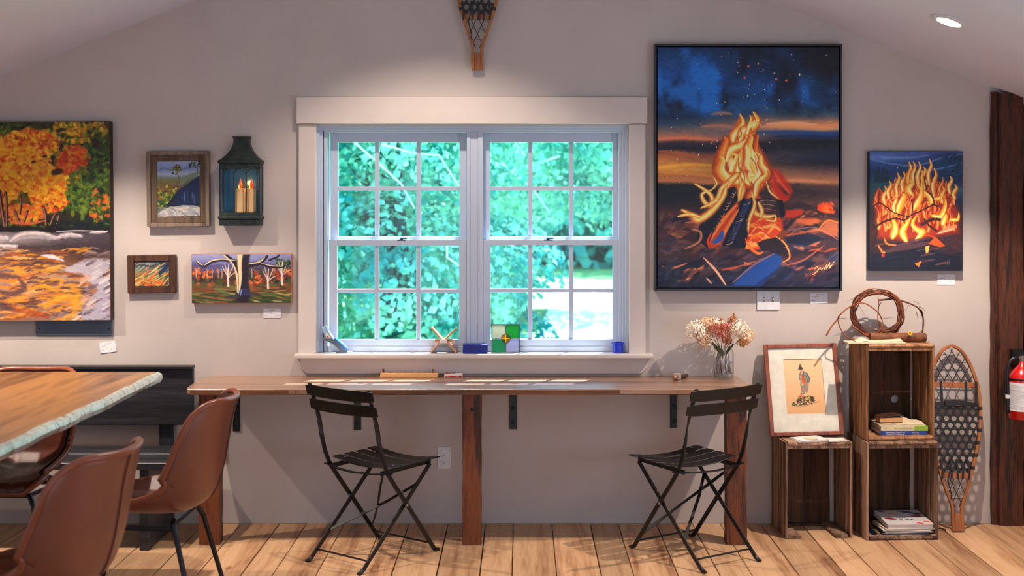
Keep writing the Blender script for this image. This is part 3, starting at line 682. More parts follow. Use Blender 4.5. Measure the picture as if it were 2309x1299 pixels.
# ------------------------------------------------------------------ painter: flat prints made stroke by stroke
def cat_rom(pts, n=14):
    pts = [np.array(p, float) for p in pts]
    if len(pts) == 2: return [pts[0] + (pts[1] - pts[0]) * i / n for i in range(n + 1)]
    out = []
    for i in range(len(pts) - 1):
        p0, p1, p2, p3 = pts[max(0, i - 1)], pts[i], pts[i + 1], pts[min(len(pts) - 1, i + 2)]
        for k in range(n):
            t = k / n; out.append(.5 * (2 * p1 + (p2 - p0) * t + (2 * p0 - 5 * p1 + 4 * p2 - p3) * t * t + (3 * p1 - p0 - 3 * p2 + p3) * t ** 3))
    out.append(pts[-1]); return out
class Paint:
    def __init__(s, x0, y0, x1, y1, res=1.0, seed=1):
        s.x0, s.y0, s.res = x0, y0, res; s.w, s.h = int((x1 - x0) * res), int((y1 - y0) * res)
        s.a = np.zeros((s.h, s.w, 3)); s.r = np.random.RandomState(seed); s.rr = random.Random(seed)
    def noise(s, gx, gy, seed=0, octv=3):
        out = np.zeros((s.h, s.w)); amp = 1; tot = 0; r = np.random.RandomState(seed + 77)
        for o in range(octv):
            nx, ny = int(gx * 2 ** o) + 2, int(gy * 2 ** o) + 2; g = r.rand(ny, nx)
            X = np.linspace(0, nx - 1.001, s.w); Y = np.linspace(0, ny - 1.001, s.h); xi, yi = X.astype(int), Y.astype(int)
            fx_, fy_ = X - xi, Y - yi; fx_ = fx_ * fx_ * (3 - 2 * fx_); fy_ = (fy_ * fy_ * (3 - 2 * fy_))[:, None]
            A = g[yi][:, xi] * (1 - fx_) + g[yi][:, xi + 1] * fx_; B = g[yi + 1][:, xi] * (1 - fx_) + g[yi + 1][:, xi + 1] * fx_
            out += amp * (A * (1 - fy_) + B * fy_); tot += amp; amp *= .5
        return out / tot
    def bands(s, L, R=None, wob=20, seed=3, gx=3, gy=5):
        y = (np.arange(s.h) / s.res + s.y0)[:, None] + (s.noise(gx, gy, seed) - .5) * 2 * wob
        def ev(st): 
            ys = [q[0] for q in st]; return np.stack([np.interp(y, ys, [q[1][k] for q in st]) for k in range(3)], -1)
        A = ev(L)
        if R is not None:
            t = np.linspace(0, 1, s.w)[None, :, None]; t = t * t * (3 - 2 * t); A = A * (1 - t) + ev(R) * t
        s.a = A
    def mixmask(s, m, col, al=1):
        m = np.clip(m, 0, 1)[..., None] * al; s.a = s.a * (1 - m) + np.array(col, float) * m
    def win(s, x0, y0, x1, y1):
        X0 = max(0, int((x0 - s.x0) * s.res)); Y0 = max(0, int((y0 - s.y0) * s.res)); X1 = min(s.w, int((x1 - s.x0) * s.res) + 2); Y1 = min(s.h, int((y1 - s.y0) * s.res) + 2)
        if X1 <= X0 or Y1 <= Y0: return None
        yy, xx = np.mgrid[Y0:Y1, X0:X1]; return (slice(Y0, Y1), slice(X0, X1)), xx / s.res + s.x0, yy / s.res + s.y0
    def stroke(s, pts, w, col, al=1.0, soft=.35, prof='leaf', n=12):
        d = cat_rom(pts, n); m = len(d); wm = w if not isinstance(w, (tuple, list)) else max(w)
        xs = [p[0] for p in d]; ys = [p[1] for p in d]
        W = s.win(min(xs) - wm, min(ys) - wm, max(xs) + wm, max(ys) + wm)
        if W is None: return
        sl, xx, yy = W; M = np.zeros(xx.shape)
        for i in range(m - 1):
            t = i / max(1, m - 1)
            if isinstance(w, (tuple, list)): r = np.interp(t, np.linspace(0, 1, len(w)), w) / 2
            elif prof == 'leaf': r = w / 2 * (math.sin(PI * min(1, t * .9 + .06)) ** .7)
            elif prof == 'tip': r = w / 2 * (1 - t) ** .6
            else: r = w / 2
            a, b = d[i], d[i + 1]; ab = b - a; L2 = ab.dot(ab) + 1e-9
            q = np.clip(((xx - a[0]) * ab[0] + (yy - a[1]) * ab[1]) / L2, 0, 1)
            ds = np.hypot(xx - a[0] - q * ab[0], yy - a[1] - q * ab[1]); sf = max(.6, r * soft * 2)
            M = np.maximum(M, np.clip((r + sf / 2 - ds) / sf, 0, 1))
        M = (M * al)[..., None]; s.a[sl] = s.a[sl] * (1 - M) + np.array(col, float) * M
    def dab(s, x, y, l, w, ang, col, al=.9):
        R = max(l, w); W = s.win(x - R, y - R, x + R, y + R)
        if W is None: return
        sl, xx, yy = W; c, sn = math.cos(ang), math.sin(ang); u = ((xx - x) * c + (yy - y) * sn) / (l / 2); v = (-(xx - x) * sn + (yy - y) * c) / (w / 2)
        M = (np.clip((1.15 - np.sqrt(u * u + v * v)) / .4, 0, 1) * al)[..., None]; s.a[sl] = s.a[sl] * (1 - M) + np.array(col, float) * M
    def poly(s, pts, col, al=1.0, soft=1.5):
        xs = [p[0] for p in pts]; ys = [p[1] for p in pts]; W = s.win(min(xs), min(ys), max(xs), max(ys))
        if W is None: return
        sl, xx, yy = W; ins = np.zeros(xx.shape, bool); D = np.full(xx.shape, 1e9); n = len(pts)
        for i in range(n):
            (ax, ay), (bx, by) = pts[i], pts[(i + 1) % n]
            c = ((ay > yy) != (by > yy)) & (xx < (bx - ax) * (yy - ay) / ((by - ay) or 1e-9) + ax); ins ^= c
            L2 = (bx - ax) ** 2 + (by - ay) ** 2 + 1e-9; q = np.clip(((xx - ax) * (bx - ax) + (yy - ay) * (by - ay)) / L2, 0, 1)
            D = np.minimum(D, np.hypot(xx - ax - q * (bx - ax), yy - ay - q * (by - ay)))
        M = (np.where(ins, np.clip(D / soft, 0, 1), 0) * al)[..., None]; s.a[sl] = s.a[sl] * (1 - M) + np.array(col, float) * M
    def oil(s, n, l, w, ang=0, spread=.5, jit=12, box=None, al=.7):
        x0, y0, x1, y1 = box or (s.x0, s.y0, s.x0 + s.w / s.res, s.y0 + s.h / s.res)
        for _ in range(n):
            x, y = s.rr.uniform(x0, x1), s.rr.uniform(y0, y1); i = min(s.h - 1, max(0, int((y - s.y0) * s.res))); j = min(s.w - 1, max(0, int((x - s.x0) * s.res)))
            c = s.a[i, j] + s.rr.uniform(-jit, jit) + s.r.uniform(-jit, jit, 3) * .4
            k = s.rr.uniform(.5, 1.3); s.dab(x, y, l * k, w * k, (ang(x, y) if callable(ang) else ang) + s.rr.gauss(0, spread), c, al)
    def dabs(s, n, box, cols, l, w, ang=0, spread=.8, al=.9, inside=None):
        for _ in range(n):
            x, y = s.rr.uniform(box[0], box[2]), s.rr.uniform(box[1], box[3])
            if inside and not inside(x, y): continue
            c = np.array(s.rr.choice(cols), float) + s.rr.uniform(-14, 14); k = s.rr.uniform(.6, 1.3); s.dab(x, y, l * k, w * k, ang + s.rr.gauss(0, spread), c, al)
    def flame(s, pts, w, pal=None):
        pal = pal or ((196, 80, 24), (240, 150, 50), (252, 204, 92), (255, 240, 176)); pts = [tuple(p) for p in pts]
        dx = s.rr.uniform(-.10, .10) * w
        for i, (c, f) in enumerate(zip(pal, (1, .72, .46, .22))):
            cut = pts if i < 2 else pts[:max(2, len(pts) - (i > 2))]
            s.stroke([(x + dx * i, y) for x, y in cut], [w * f * q for q in (.5, 1, .85, .5, .12)], c, .92, .16)
    def scribble(s, x, y, w, h, col=(60, 60, 70), n=3, lw=1.2):
        for k in range(n):
            yy = y + h * (k + .5) / n; xx = x; pts = []
            e = x + w * s.rr.uniform(.5, 1)
            while xx < e: pts.append((xx, yy + s.rr.uniform(-.32, .32) * h / n)); xx += s.rr.uniform(1.2, 2.4) * lw
            if len(pts) > 2: s.stroke(pts, lw, col, .8, .5, 'flat', 3)
    def image(s, name, gain=1.0):
        a = np.clip(s.a * gain, 0, 255) / 255; px = np.ones((s.h, s.w, 4), np.float32); px[..., :3] = a[::-1]
        im = bpy.data.images.new(name, s.w, s.h); im.pixels.foreach_set(px.ravel()); im.update(); im.pack(); return im
def lerp_cols(n, *cols):
    out = []
    for i in range(n):
        t = i / (n - 1) * (len(cols) - 1); k = min(int(t), len(cols) - 2); out.append(tuple(cols[k][j] + (cols[k + 1][j] - cols[k][j]) * (t - k) for j in range(3)))
    return out

# ---- the large campfire painting (coordinates of its own sheet)
p = Paint(45, 55, 905, 1192, .85, 5)
p.bands([(40, (10, 44, 84)), (120, (16, 66, 122)), (200, (12, 62, 128)), (245, (8, 44, 92)), (285, (6, 22, 44)), (330, (14, 64, 118)), (380, (10, 40, 76)), (420, (40, 66, 92)), (450, (120, 96, 88)), (485, (206, 124, 84)), (505, (60, 40, 48)), (530, (16, 22, 38)), (560, (160, 84, 50)), (600, (190, 122, 56)), (630, (216, 150, 56)), (665, (168, 100, 52)), (695, (176, 110, 64)), (712, (14, 16, 28)), (790, (12, 16, 28)), (850, (70, 42, 40)), (920, (48, 30, 36)), (1010, (66, 40, 44)), (1100, (30, 34, 56)), (1195, (14, 22, 44))],
        [(40, (12, 16, 28)), (160, (12, 20, 38)), (215, (14, 52, 96)), (260, (20, 92, 170)), (320, (18, 80, 144)), (360, (48, 84, 110)), (385, (110, 100, 98)), (415, (226, 142, 84)), (440, (210, 150, 110)), (455, (34, 70, 124)), (480, (14, 32, 70)), (500, (8, 10, 20)), (545, (26, 32, 48)), (575, (20, 34, 64)), (605, (18, 22, 40)), (650, (120, 84, 76)), (690, (206, 134, 84)), (712, (90, 62, 58)), (745, (62, 46, 48)), (790, (96, 62, 54)), (840, (44, 26, 30)), (900, (96, 56, 50)), (960, (50, 34, 44)), (1060, (70, 44, 50)), (1195, (18, 20, 44))], 16, 4, 3, 6)
yy = np.arange(p.h)[:, None] / p.res + p.y0; xx_ = np.arange(p.w)[None, :] / p.res + p.x0
n1 = p.noise(5, 4, 9, 4); n2 = p.noise(6, 5, 14, 4); sky = np.clip((400 - yy) / 60, 0, 1)
p.mixmask(np.clip((n1 - .52) * 7, 0, 1) * sky, (6, 14, 30), .85); p.mixmask(np.clip((n2 - .47) * 6, 0, 1) * sky * np.clip((1000 - xx_ - (300 - yy)) / 500, 0, 1), (22, 108, 196), .85)
p.mixmask(np.clip((xx_ - 640) / 180, 0, 1) * np.clip((215 - yy) / 80, 0, 1), (10, 12, 24), .7)
p.oil(1300, 40, 9, lambda x, y: -.1 + .5 * math.sin(x / 90 + y / 60) * (y < 380), .25, 12)
for a in ((530, 430, 880, 436, (240, 158, 96)), (560, 418, 800, 420, (250, 180, 130)), (50, 488, 330, 492, (216, 120, 84)), (250, 430, 420, 434, (190, 120, 90)), (300, 372, 400, 370, (180, 120, 96)), (50, 622, 300, 612, (238, 166, 50)), (60, 650, 330, 668, (206, 130, 56)), (560, 690, 860, 694, (226, 150, 100)), (50, 545, 240, 575, (176, 96, 60)), (520, 455, 900, 470, (24, 70, 130)), (600, 478, 890, 488, (10, 36, 84))):
    p.stroke([(a[0], a[1]), ((a[0] + a[2]) / 2, (a[1] + a[3]) / 2 - 7), (a[2], a[3])], 15, a[4], .75, .8)
# embers, stones and logs round the fire
for _ in range(90):
    x, y = p.rr.uniform(50, 880), p.rr.uniform(860, 1180); L_ = p.rr.uniform(50, 150); up_ = p.rr.uniform(-.5, .1)
    c = p.rr.choice(((104, 62, 58), (54, 34, 44), (28, 30, 52), (20, 22, 40), (140, 78, 58), (34, 44, 80)))
    p.stroke([(x, y), (x + L_ * .5, y + L_ * up_ - 12), (x + L_, y + L_ * up_ * .8)], p.rr.uniform(10, 24), c, .8, .5)
for _ in range(30):
    x, y = p.rr.uniform(60, 860), p.rr.uniform(850, 1170); L_ = p.rr.uniform(40, 110); s_ = p.rr.choice((-1, 1))
    p.stroke([(x, y), (x + L_ * .5, y - 9 * s_), (x + L_ * 1.3, y - 14)], p.rr.uniform(5, 13), p.rr.choice(((214, 96, 48), (196, 84, 40), (226, 130, 80), (180, 70, 34))), .85, .4)
p.oil(700, 60, 16, lambda x, y: -.3 + .5 * math.sin(x / 110 + y / 50), .3, 16, (45, 840, 905, 1190), .75)
p.poly([(300, 880), (400, 760), (520, 740), (640, 860), (650, 920), (560, 1010), (470, 1010), (300, 960)], (206, 62, 20), .95, 14)
for _ in range(46):
    x, y = p.rr.uniform(460, 640), p.rr.uniform(850, 1000); p.stroke([(x, y), (x - 30, y + p.rr.uniform(-18, 10)), (x - 60, y + 14)], p.rr.uniform(6, 15), p.rr.choice(((240, 84, 22), (252, 130, 40), (200, 40, 14), (255, 176, 90), (220, 60, 20))), .85, .5)
for q in ([(590, 640), (600, 700), (640, 760), (670, 760)], [(585, 700), (620, 760), (650, 775)], [(600, 630), (640, 690), (680, 740)]): p.stroke(q, 34, (196, 40, 16), .9, .5); p.stroke([(x - 5, y + 12) for x, y in q], 12, (240, 90, 40), .8, .6)
p.poly([(800, 800), (830, 784), (872, 788), (882, 820), (866, 846), (826, 840), (800, 826)], (232, 64, 16), 1, 6); p.dabs(16, (808, 792, 876, 838), [(255, 120, 40), (206, 40, 10), (250, 90, 30)], 30, 8, .6, .4)
p.poly([(650, 820), (735, 820), (740, 845), (690, 868), (640, 860)], (206, 52, 20), .9, 8); p.poly([(700, 860), (800, 856), (840, 880), (760, 900), (690, 888)], (228, 110, 54), .8, 12)
p.poly([(810, 910), (850, 872), (905, 876), (905, 960), (830, 940)], (176, 96, 60), .9, 10); p.stroke([(810, 915), (850, 875), (904, 884)], 9, (240, 120, 56), .9)
p.poly([(500, 772), (560, 764), (632, 776), (646, 850), (600, 868), (520, 838)], (52, 34, 36), 1, 3); p.poly([(612, 780), (640, 776), (652, 850), (628, 862)], (14, 16, 26), 1, 3)
for k in range(6): p.stroke([(520, 786 + k * 9), (560, 778 + k * 10), (606, 784 + k * 11)], 3.5, p.rr.choice(((222, 170, 150), (120, 80, 74), (190, 130, 110))), .8)
p.poly([(392, 708), (436, 700), (452, 730), (330, 990), (280, 1008), (226, 960), (240, 900)], (18, 20, 34), 1, 4)
p.poly([(436, 760), (500, 740), (500, 800), (462, 1010), (400, 1004), (348, 990)], (12, 20, 38), 1, 4)
p.poly([(340, 870), (420, 780), (436, 800), (350, 990), (300, 1010), (280, 985)], (196, 66, 26), .95, 6)
for q in ([(420, 800), (350, 880), (300, 960)], [(430, 820), (380, 900), (330, 985)]): p.stroke(q, 16, (246, 130, 60), .9)
p.stroke([(352, 926), (340, 960), (308, 978)], 26, (30, 84, 170), .95); p.stroke([(300, 930), (282, 975), (292, 1005)], 10, (240, 60, 30), .95)
for k in range(22): x = 470 - k * 4.4; y = 780 + k * 10; p.stroke([(x - 10, y), (x + 14, y - 6), (x + 24, y - 16)], 4.5, p.rr.choice(((38, 66, 128), (222, 170, 130), (60, 96, 160), (120, 80, 70))), .85)
for k in range(14): x = 404 - k * 8; y = 730 + k * 15; p.stroke([(x, y), (x + 14, y + 4), (x + 20, y - 8)], 4.5, p.rr.choice(((206, 110, 60), (236, 170, 100), (70, 60, 80))), .8)
p.poly([(380, 1190), (470, 1100), (600, 1020), (640, 1040), (640, 1080), (540, 1190)], (20, 62, 132), .95, 12); p.poly([(560, 1190), (650, 1080), (700, 1110), (600, 1190)], (14, 24, 50), .9, 10)
p.stroke([(640, 1190 - 100), (560, 1150), (500, 1190)], 18, (14, 34, 84), .8); p.stroke([(400, 1170), (500, 1085), (600, 1030)], 10, (126, 96, 110), .8)
p.poly([(510, 980), (560, 960), (620, 950), (664, 1000), (668, 1050), (600, 1010), (540, 1020)], (26, 20, 30), .95, 5); p.stroke([(600, 945), (650, 985), (672, 1046), (640, 1072)], 8, (240, 150, 80), .95)
p.poly([(640, 950), (760, 925), (850, 960), (760, 1000), (650, 985)], (16, 24, 48), .9, 10); p.stroke([(740, 930), (820, 920), (900, 965)], 6, (196, 110, 80), .8); p.stroke([(640, 925), (780, 905), (800, 915)], 5, (126, 110, 130), .7)
p.stroke([(205, 915), (248, 930), (240, 975), (170, 1010)], 12, (196, 120, 84), .9); p.stroke([(262, 1050), (320, 1110), (368, 1180)], 12, (236, 176, 130), .9); p.stroke([(275, 1145), (300, 1172)], 10, (206, 140, 110), .9)
p.stroke([(462, 960), (480, 1000), (520, 1030), (545, 1024)], 13, (250, 110, 40), .95); p.stroke([(836, 990), (740, 1060), (660, 1085)], 9, (170, 90, 70), .8)
# flames
BODY = [(430, 372), (452, 404), (448, 440), (474, 436), (494, 362), (524, 396), (514, 470), (528, 530), (528, 600), (566, 640), (560, 690), (520, 735), (505, 775), (460, 720), (440, 775), (420, 690), (372, 712), (338, 650), (332, 570), (362, 500), (392, 460)]
p.poly(BODY, (206, 104, 28), 1, 10); p.poly([(465 + (x - 465) * .72, 590 + (y - 590) * .8) for x, y in BODY], (250, 192, 84), .95, 26); p.poly([(468 + (x - 468) * .4, 610 + (y - 610) * .6) for x, y in BODY], (255, 238, 170), .95, 30)
for w_, q in ((70, [(400, 1000 - 300), (340, 640), (350, 560), (370, 500), (360, 480)]), (64, [(520, 730), (560, 660), (540, 590), (516, 530), (500, 470)]), (60, [(470, 760), (520, 700), (520, 620), (500, 560), (512, 470)]), (56, [(430, 720), (400, 640), (440, 560), (470, 500), (452, 440)])): p.flame(q, w_, ((150, 50, 16), (206, 92, 24), (226, 128, 40), (236, 160, 60)))
for w_, q in ((46, [(400, 500), (405, 470), (440, 430), (448, 405), (434, 370)]), (52, [(440, 500), (450, 455), (500, 430), (522, 400), (500, 360)]), (30, [(470, 470), (480, 430), (490, 400), (484, 375)]), (54, [(380, 590), (400, 540), (440, 520), (474, 495), (470, 470)]),
              (66, [(440, 690), (380, 680), (340, 640), (345, 590), (332, 570)]), (50, [(400, 640), (420, 600), (430, 570), (405, 556)]), (80, [(470, 700), (500, 650), (480, 590), (470, 530), (480, 480)]), (44, [(540, 690), (560, 650), (535, 610), (530, 570), (505, 550)]),
              (52, [(480, 700), (450, 660), (430, 640), (440, 580), (446, 540)]), (40, [(510, 760), (520, 700), (560, 660), (566, 640)]), (34, [(440, 770), (450, 720), (440, 690), (430, 650)]), (40, [(370, 720), (390, 690), (420, 660), (440, 650)])): p.flame(q, w_)
for q, w_ in (([(160, 825), (210, 850), (240, 870), (300, 830), (356, 760), (370, 700)], 26), ([(220, 700), (270, 730), (300, 760), (300, 800), (270, 790), (255, 750), (300, 730)], 18), ([(140, 855), (200, 845), (250, 860)], 14), ([(250, 815), (320, 780), (350, 720), (385, 690)], 18), ([(310, 670), (325, 700), (300, 730)], 9), ([(560, 690), (580, 740), (620, 772)], 8), ([(500, 800), (510, 840), (560, 856), (604, 850)], 18), ([(530, 860), (540, 830), (522, 788)], 16), ([(560, 872), (600, 876), (606, 852)], 10), ([(490, 740), (505, 800), (480, 870), (474, 930)], 14), ([(430, 780), (436, 730), (450, 690)], 16)):
    w_ *= 1.45; p.stroke(q, w_, (206, 108, 34), .95); p.stroke(q, w_ * .6, (250, 196, 90), .9); p.stroke(q, w_ * .25, (255, 228, 150), .8)
for q, w_ in (([(486, 640), (470, 610), (476, 570), (466, 520)], 26), ([(400, 640), (390, 610), (398, 580)], 20), ([(500, 660), (480, 655), (486, 690)], 16), ([(440, 520), (410, 530), (386, 548)], 14), ([(470, 440), (490, 425), (505, 400)], 12), ([(505, 610), (516, 580), (494, 540)], 8)): p.stroke(q, w_, (255, 234, 150), .85)
for q in ([(460, 690), (452, 650), (430, 620), (428, 570)], [(520, 650), (506, 600), (482, 575)], [(418, 500), (440, 470), (436, 440)], [(488, 690), (500, 710), (496, 735)], [(428, 660), (440, 640)]): p.stroke(q, 6, (150, 60, 20), .75)
p.oil(1700, 15, 5, lambda x, y: -1.3 if (340 < x < 570 and y < 760) else .2 * math.sin(x / 60), .4, 12, (140, 370, 700, 1050), .6)
for _ in range(90):
    x, y = p.rr.gauss(470, 190), p.rr.uniform(80, 360) if p.rr.random() < .5 else p.rr.uniform(330, 720)
    if y > 380: x = p.rr.choice((p.rr.gauss(310, 60), p.rr.gauss(560, 22), p.rr.uniform(80, 360)))
    p.dab(x, y, p.rr.uniform(3, 7), p.rr.uniform(3, 6), 1.5, p.rr.choice(((250, 220, 150), (240, 240, 230), (230, 110, 60), (255, 210, 120), (220, 160, 110))), .95)
for x, y in ((475, 144), (457, 199), (607, 205), (655, 211)): p.dab(x, y, 12, 11, 0, (214, 92, 62), 1)
p.dab(718, 184, 8, 14, .2, (236, 220, 130), 1); p.dab(522, 130, 8, 10, 0, (220, 150, 80), 1)
sg = [[(790, 1105), (800, 1092), (806, 1110), (782, 1130)], [(806, 1108), (818, 1098), (822, 1108), (834, 1096), (836, 1106)], [(836, 1106), (850, 1080), (846, 1104), (862, 1074), (858, 1100)], [(858, 1098), (866, 1088), (862, 1100), (882, 1070)]]
for q in sg: p.stroke(q, 3.2, (226, 176, 130), .95, .4, 'flat')
IM_FIRE = p.image('campfire_painting', 1.12)

# ---- the small fire painting
p = Paint(135, 72, 858, 1000, .7, 6)
p.bands([(70, (54, 84, 150)), (120, (92, 124, 190)), (160, (30, 70, 130)), (230, (14, 44, 92)), (330, (20, 74, 90)), (440, (44, 60, 50)), (520, (30, 24, 34)), (700, (60, 30, 26)), (1000, (20, 18, 36))],
        [(70, (70, 86, 156)), (110, (24, 40, 88)), (150, (12, 52, 92)), (230, (14, 58, 100)), (300, (18, 40, 78)), (380, (50, 96, 116)), (450, (26, 44, 70)), (560, (56, 24, 28)), (800, (56, 30, 34)), (1000, (18, 20, 40))], 20, 3)
p.oil(600, 60, 10, .15, .25, 14)
for q in ([(140, 130), (300, 165), (500, 180), (700, 120), (856, 90)], [(200, 110), (420, 120), (600, 100)], [(500, 230), (700, 200), (856, 160)]): p.stroke(q, 14, (104, 136, 200), .7, .6)
for x in (180, 205, 228, 258, 190, 270, 240): p.stroke([(x, 300), (x, 190 + p.rr.uniform(-10, 40))], [22, 14, 3], (10, 44, 56), .9)
p.dabs(30, (700, 100, 850, 260), [(12, 40, 60), (16, 60, 84), (10, 28, 50)], 50, 14, -.8, .3)
p.poly([(150, 480), (240, 380), (420, 250), (640, 250), (760, 350), (840, 520), (845, 720), (600, 760), (400, 790), (180, 760)], (150, 44, 18), .95, 40)
for _ in range(110):
    x = p.rr.uniform(180, 820); f = abs(x - 500) / 330; y = p.rr.uniform(330 + 120 * f, 700); h = p.rr.uniform(70, 170)
    p.flame([(x, y), (x + p.rr.uniform(-20, 20), y - h * .35), (x + p.rr.uniform(-22, 22), y - h * .7), (x + p.rr.uniform(-10, 22), y - h)], p.rr.uniform(22, 46), p.rr.choice((((150, 36, 14), (206, 80, 24), (230, 120, 40), (244, 160, 70)), ((170, 50, 16), (214, 96, 30), (236, 140, 56), (244, 180, 96)), ((120, 28, 14), (170, 50, 20), (206, 86, 34), (236, 130, 60)))))
for x, y, t_ in ((250, 480, 340), (290, 440, 300), (350, 420, 235), (400, 380, 230), (436, 360, 150), (470, 330, 150), (515, 330, 150), (555, 320, 190), (600, 330, 130), (560, 420, 280), (700, 470, 340), (760, 400, 260), (800, 440, 330), (330, 560, 400), (640, 420, 200)):
    p.flame([(x, y), (x - 10, y - (y - t_) * .4), (x + 14, y - (y - t_) * .75), (x, t_)], 40)
for w_, q in ((34, [(590, 470), (610, 430), (560, 390), (510, 330), (490, 270)]), (44, [(610, 480), (600, 430), (545, 380), (500, 330)]), (60, [(450, 400), (430, 360), (460, 320), (440, 290)]), (56, [(480, 520), (510, 470), (540, 400), (550, 220)]), (60, [(360, 540), (380, 480), (410, 420), (400, 400)]), (64, [(310, 740), (330, 690), (330, 640), (310, 600)]), (60, [(420, 770), (390, 700), (420, 640), (450, 590)]), (58, [(500, 760), (545, 700), (520, 690), (470, 640), (500, 570)]), (48, [(620, 570), (680, 580), (720, 500), (722, 440)]), (50, [(700, 640), (720, 590), (730, 560)]), (34, [(640, 440), (690, 430), (715, 380)]), (32, [(760, 600), (820, 600), (830, 540)])): p.flame(q, w_, ((224, 120, 30), (246, 170, 50), (252, 206, 80), (255, 236, 160)))
p.poly([(640, 720), (740, 640), (820, 650), (780, 690), (700, 712)], (236, 130, 90), .9, 12); p.stroke([(660, 712), (730, 690), (800, 670)], 12, (252, 190, 150), .8)
for q, w_ in (([(160, 510), (200, 470), (260, 500), (330, 550), (430, 575), (470, 560)], 9), ([(290, 600), (340, 590), (400, 605), (440, 575)], 11), ([(460, 560), (470, 500), (460, 450)], 9), ([(460, 560), (520, 540), (600, 500), (640, 480)], 10), ([(640, 480), (620, 420), (580, 370), (560, 270)], 8), ([(620, 480), (668, 500)], 10), ([(540, 640), (620, 600), (680, 600)], 22), ([(560, 600), (600, 650), (660, 690)], 16), ([(150, 680), (240, 620), (300, 600)], 16), ([(160, 800), (190, 700), (160, 640)], 14)): p.stroke(q, w_, (44, 14, 16), .95, .3, 'flat')
p.poly([(240, 850), (330, 800), (600, 740), (600, 790), (480, 850), (270, 870)], (70, 44, 50), .95, 8); p.poly([(140, 860), (260, 860), (580, 800), (700, 860), (850, 880), (856, 1000), (136, 1000)], (14, 16, 30), .95, 14)
for _ in range(26): x, y = p.rr.uniform(150, 780), p.rr.uniform(760, 960); p.stroke([(x, y), (x + 60, y - 14), (x + 110, y - 20)], p.rr.uniform(6, 16), p.rr.choice(((84, 50, 54), (40, 30, 50), (20, 26, 60), (110, 60, 54), (16, 16, 28))), .8)
p.poly([(590, 790), (640, 735), (730, 810), (680, 818)], (232, 76, 20), .95, 5); p.stroke([(560, 720), (640, 740), (720, 808)], 10, (220, 70, 20), .9); p.poly([(564, 810), (604, 800), (590, 860), (572, 870)], (252, 170, 60), 1, 4); p.poly([(480, 945), (545, 918), (520, 970), (538, 992)], (240, 110, 30), 1, 4)
p.stroke([(245, 740), (270, 790), (340, 800)], 14, (246, 120, 40), .9); p.stroke([(200, 800), (230, 850), (256, 860)], 18, (236, 120, 36), .9); p.dab(238, 880, 30, 22, .3, (206, 50, 40)); p.dab(350, 198, 8, 14, 0, (240, 240, 220)); p.dab(432, 114, 7, 10, 0, (236, 226, 200))
for x in (735, 752): p.stroke([(x, 955), (x + 2, 915)], 3, (90, 100, 120), .7, .4, 'flat')
p.oil(2200, 16, 6, -1.4, .5, 14, (140, 200, 856, 1000), .6)
IM_SMALLFIRE = p.image('small_fire_painting', 1.06)

# ---- the autumn river painting
p = Paint(-230, 80, 592, 1122, .75, 7)
p.bands([(80, (54, 60, 22)), (300, (190, 120, 20)), (450, (160, 84, 16)), (560, (110, 44, 20)), (640, (40, 26, 20)), (665, (150, 140, 144)), (700, (176, 166, 168)), (730, (70, 54, 56)), (780, (120, 80, 50)), (840, (196, 120, 40)), (1000, (200, 110, 30)), (1122, (150, 84, 40))],
        [(80, (60, 56, 20)), (300, (60, 74, 22)), (480, (48, 60, 22)), (600, (20, 30, 22)), (640, (14, 18, 20)), (670, (70, 60, 66)), (740, (54, 42, 50)), (800, (90, 60, 40)), (880, (150, 130, 120)), (1122, (120, 110, 124))], 14, 3)
YEL = [(232, 178, 20), (246, 196, 40), (226, 150, 14), (206, 130, 16), (240, 170, 60)]; ORA = [(216, 90, 20), (196, 56, 16), (226, 120, 30), (170, 40, 14)]; GRN = [(70, 96, 22), (40, 60, 20), (110, 126, 30), (24, 36, 18), (60, 110, 30)]
p.dabs(500, (-230, 80, 592, 640), GRN + [(26, 24, 18)], 34, 20, .5, 1)
def crown(cx, cy, rx, ry): return lambda x, y: ((x - cx) / rx) ** 2 + ((y - cy) / ry) ** 2 < 1
for cx, cy, rx, ry, c_ in ((60, 130, 120, 60, (52, 66, 24)), (430, 120, 150, 70, (150, 120, 30)), (170, 190, 150, 80, (206, 90, 20)), (400, 290, 90, 90, (190, 56, 18)), (80, 300, 200, 130, (226, 168, 24)), (250, 400, 130, 90, (220, 150, 22)), (-80, 350, 200, 220, (222, 164, 24)), (450, 440, 90, 120, (70, 92, 26)), (530, 300, 60, 160, (50, 74, 24))):
    p.poly([(cx + rx * (1 + .12 * math.sin(5 * a)) * math.cos(a), cy + ry * (1 + .15 * math.sin(7 * a + cx)) * math.sin(a)) for a in np.linspace(0, 6.28, 40)], c_, .85, 14)
for cx, cy, rx, ry, cols, n_ in ((430, 120, 150, 70, YEL + GRN + [(150, 70, 16)], 150), (60, 130, 120, 60, GRN, 60), (170, 190, 150, 80, ORA + YEL, 260), (400, 290, 90, 90, ORA + [(206, 150, 20)], 220), (80, 300, 200, 130, YEL + YEL + ORA, 520), (250, 400, 130, 90, YEL + ORA[:1], 300), (-80, 350, 200, 220, YEL + YEL + ORA, 500), (270, 490, 100, 60, YEL + ORA, 160), (450, 440, 90, 120, GRN + [(96, 120, 30)], 240), (530, 300, 60, 160, GRN + [(60, 46, 30)], 180), (540, 520, 60, 90, GRN[1:4] + ORA[:1], 110), (120, 560, 130, 50, [(220, 150, 30), (226, 90, 40), (206, 110, 30)], 140)):
    p.dabs(int(n_ * 1.6), (cx - rx, cy - ry, cx + rx, cy + ry), cols, 26, 17, .4, .8, .72, crown(cx, cy, rx, ry))
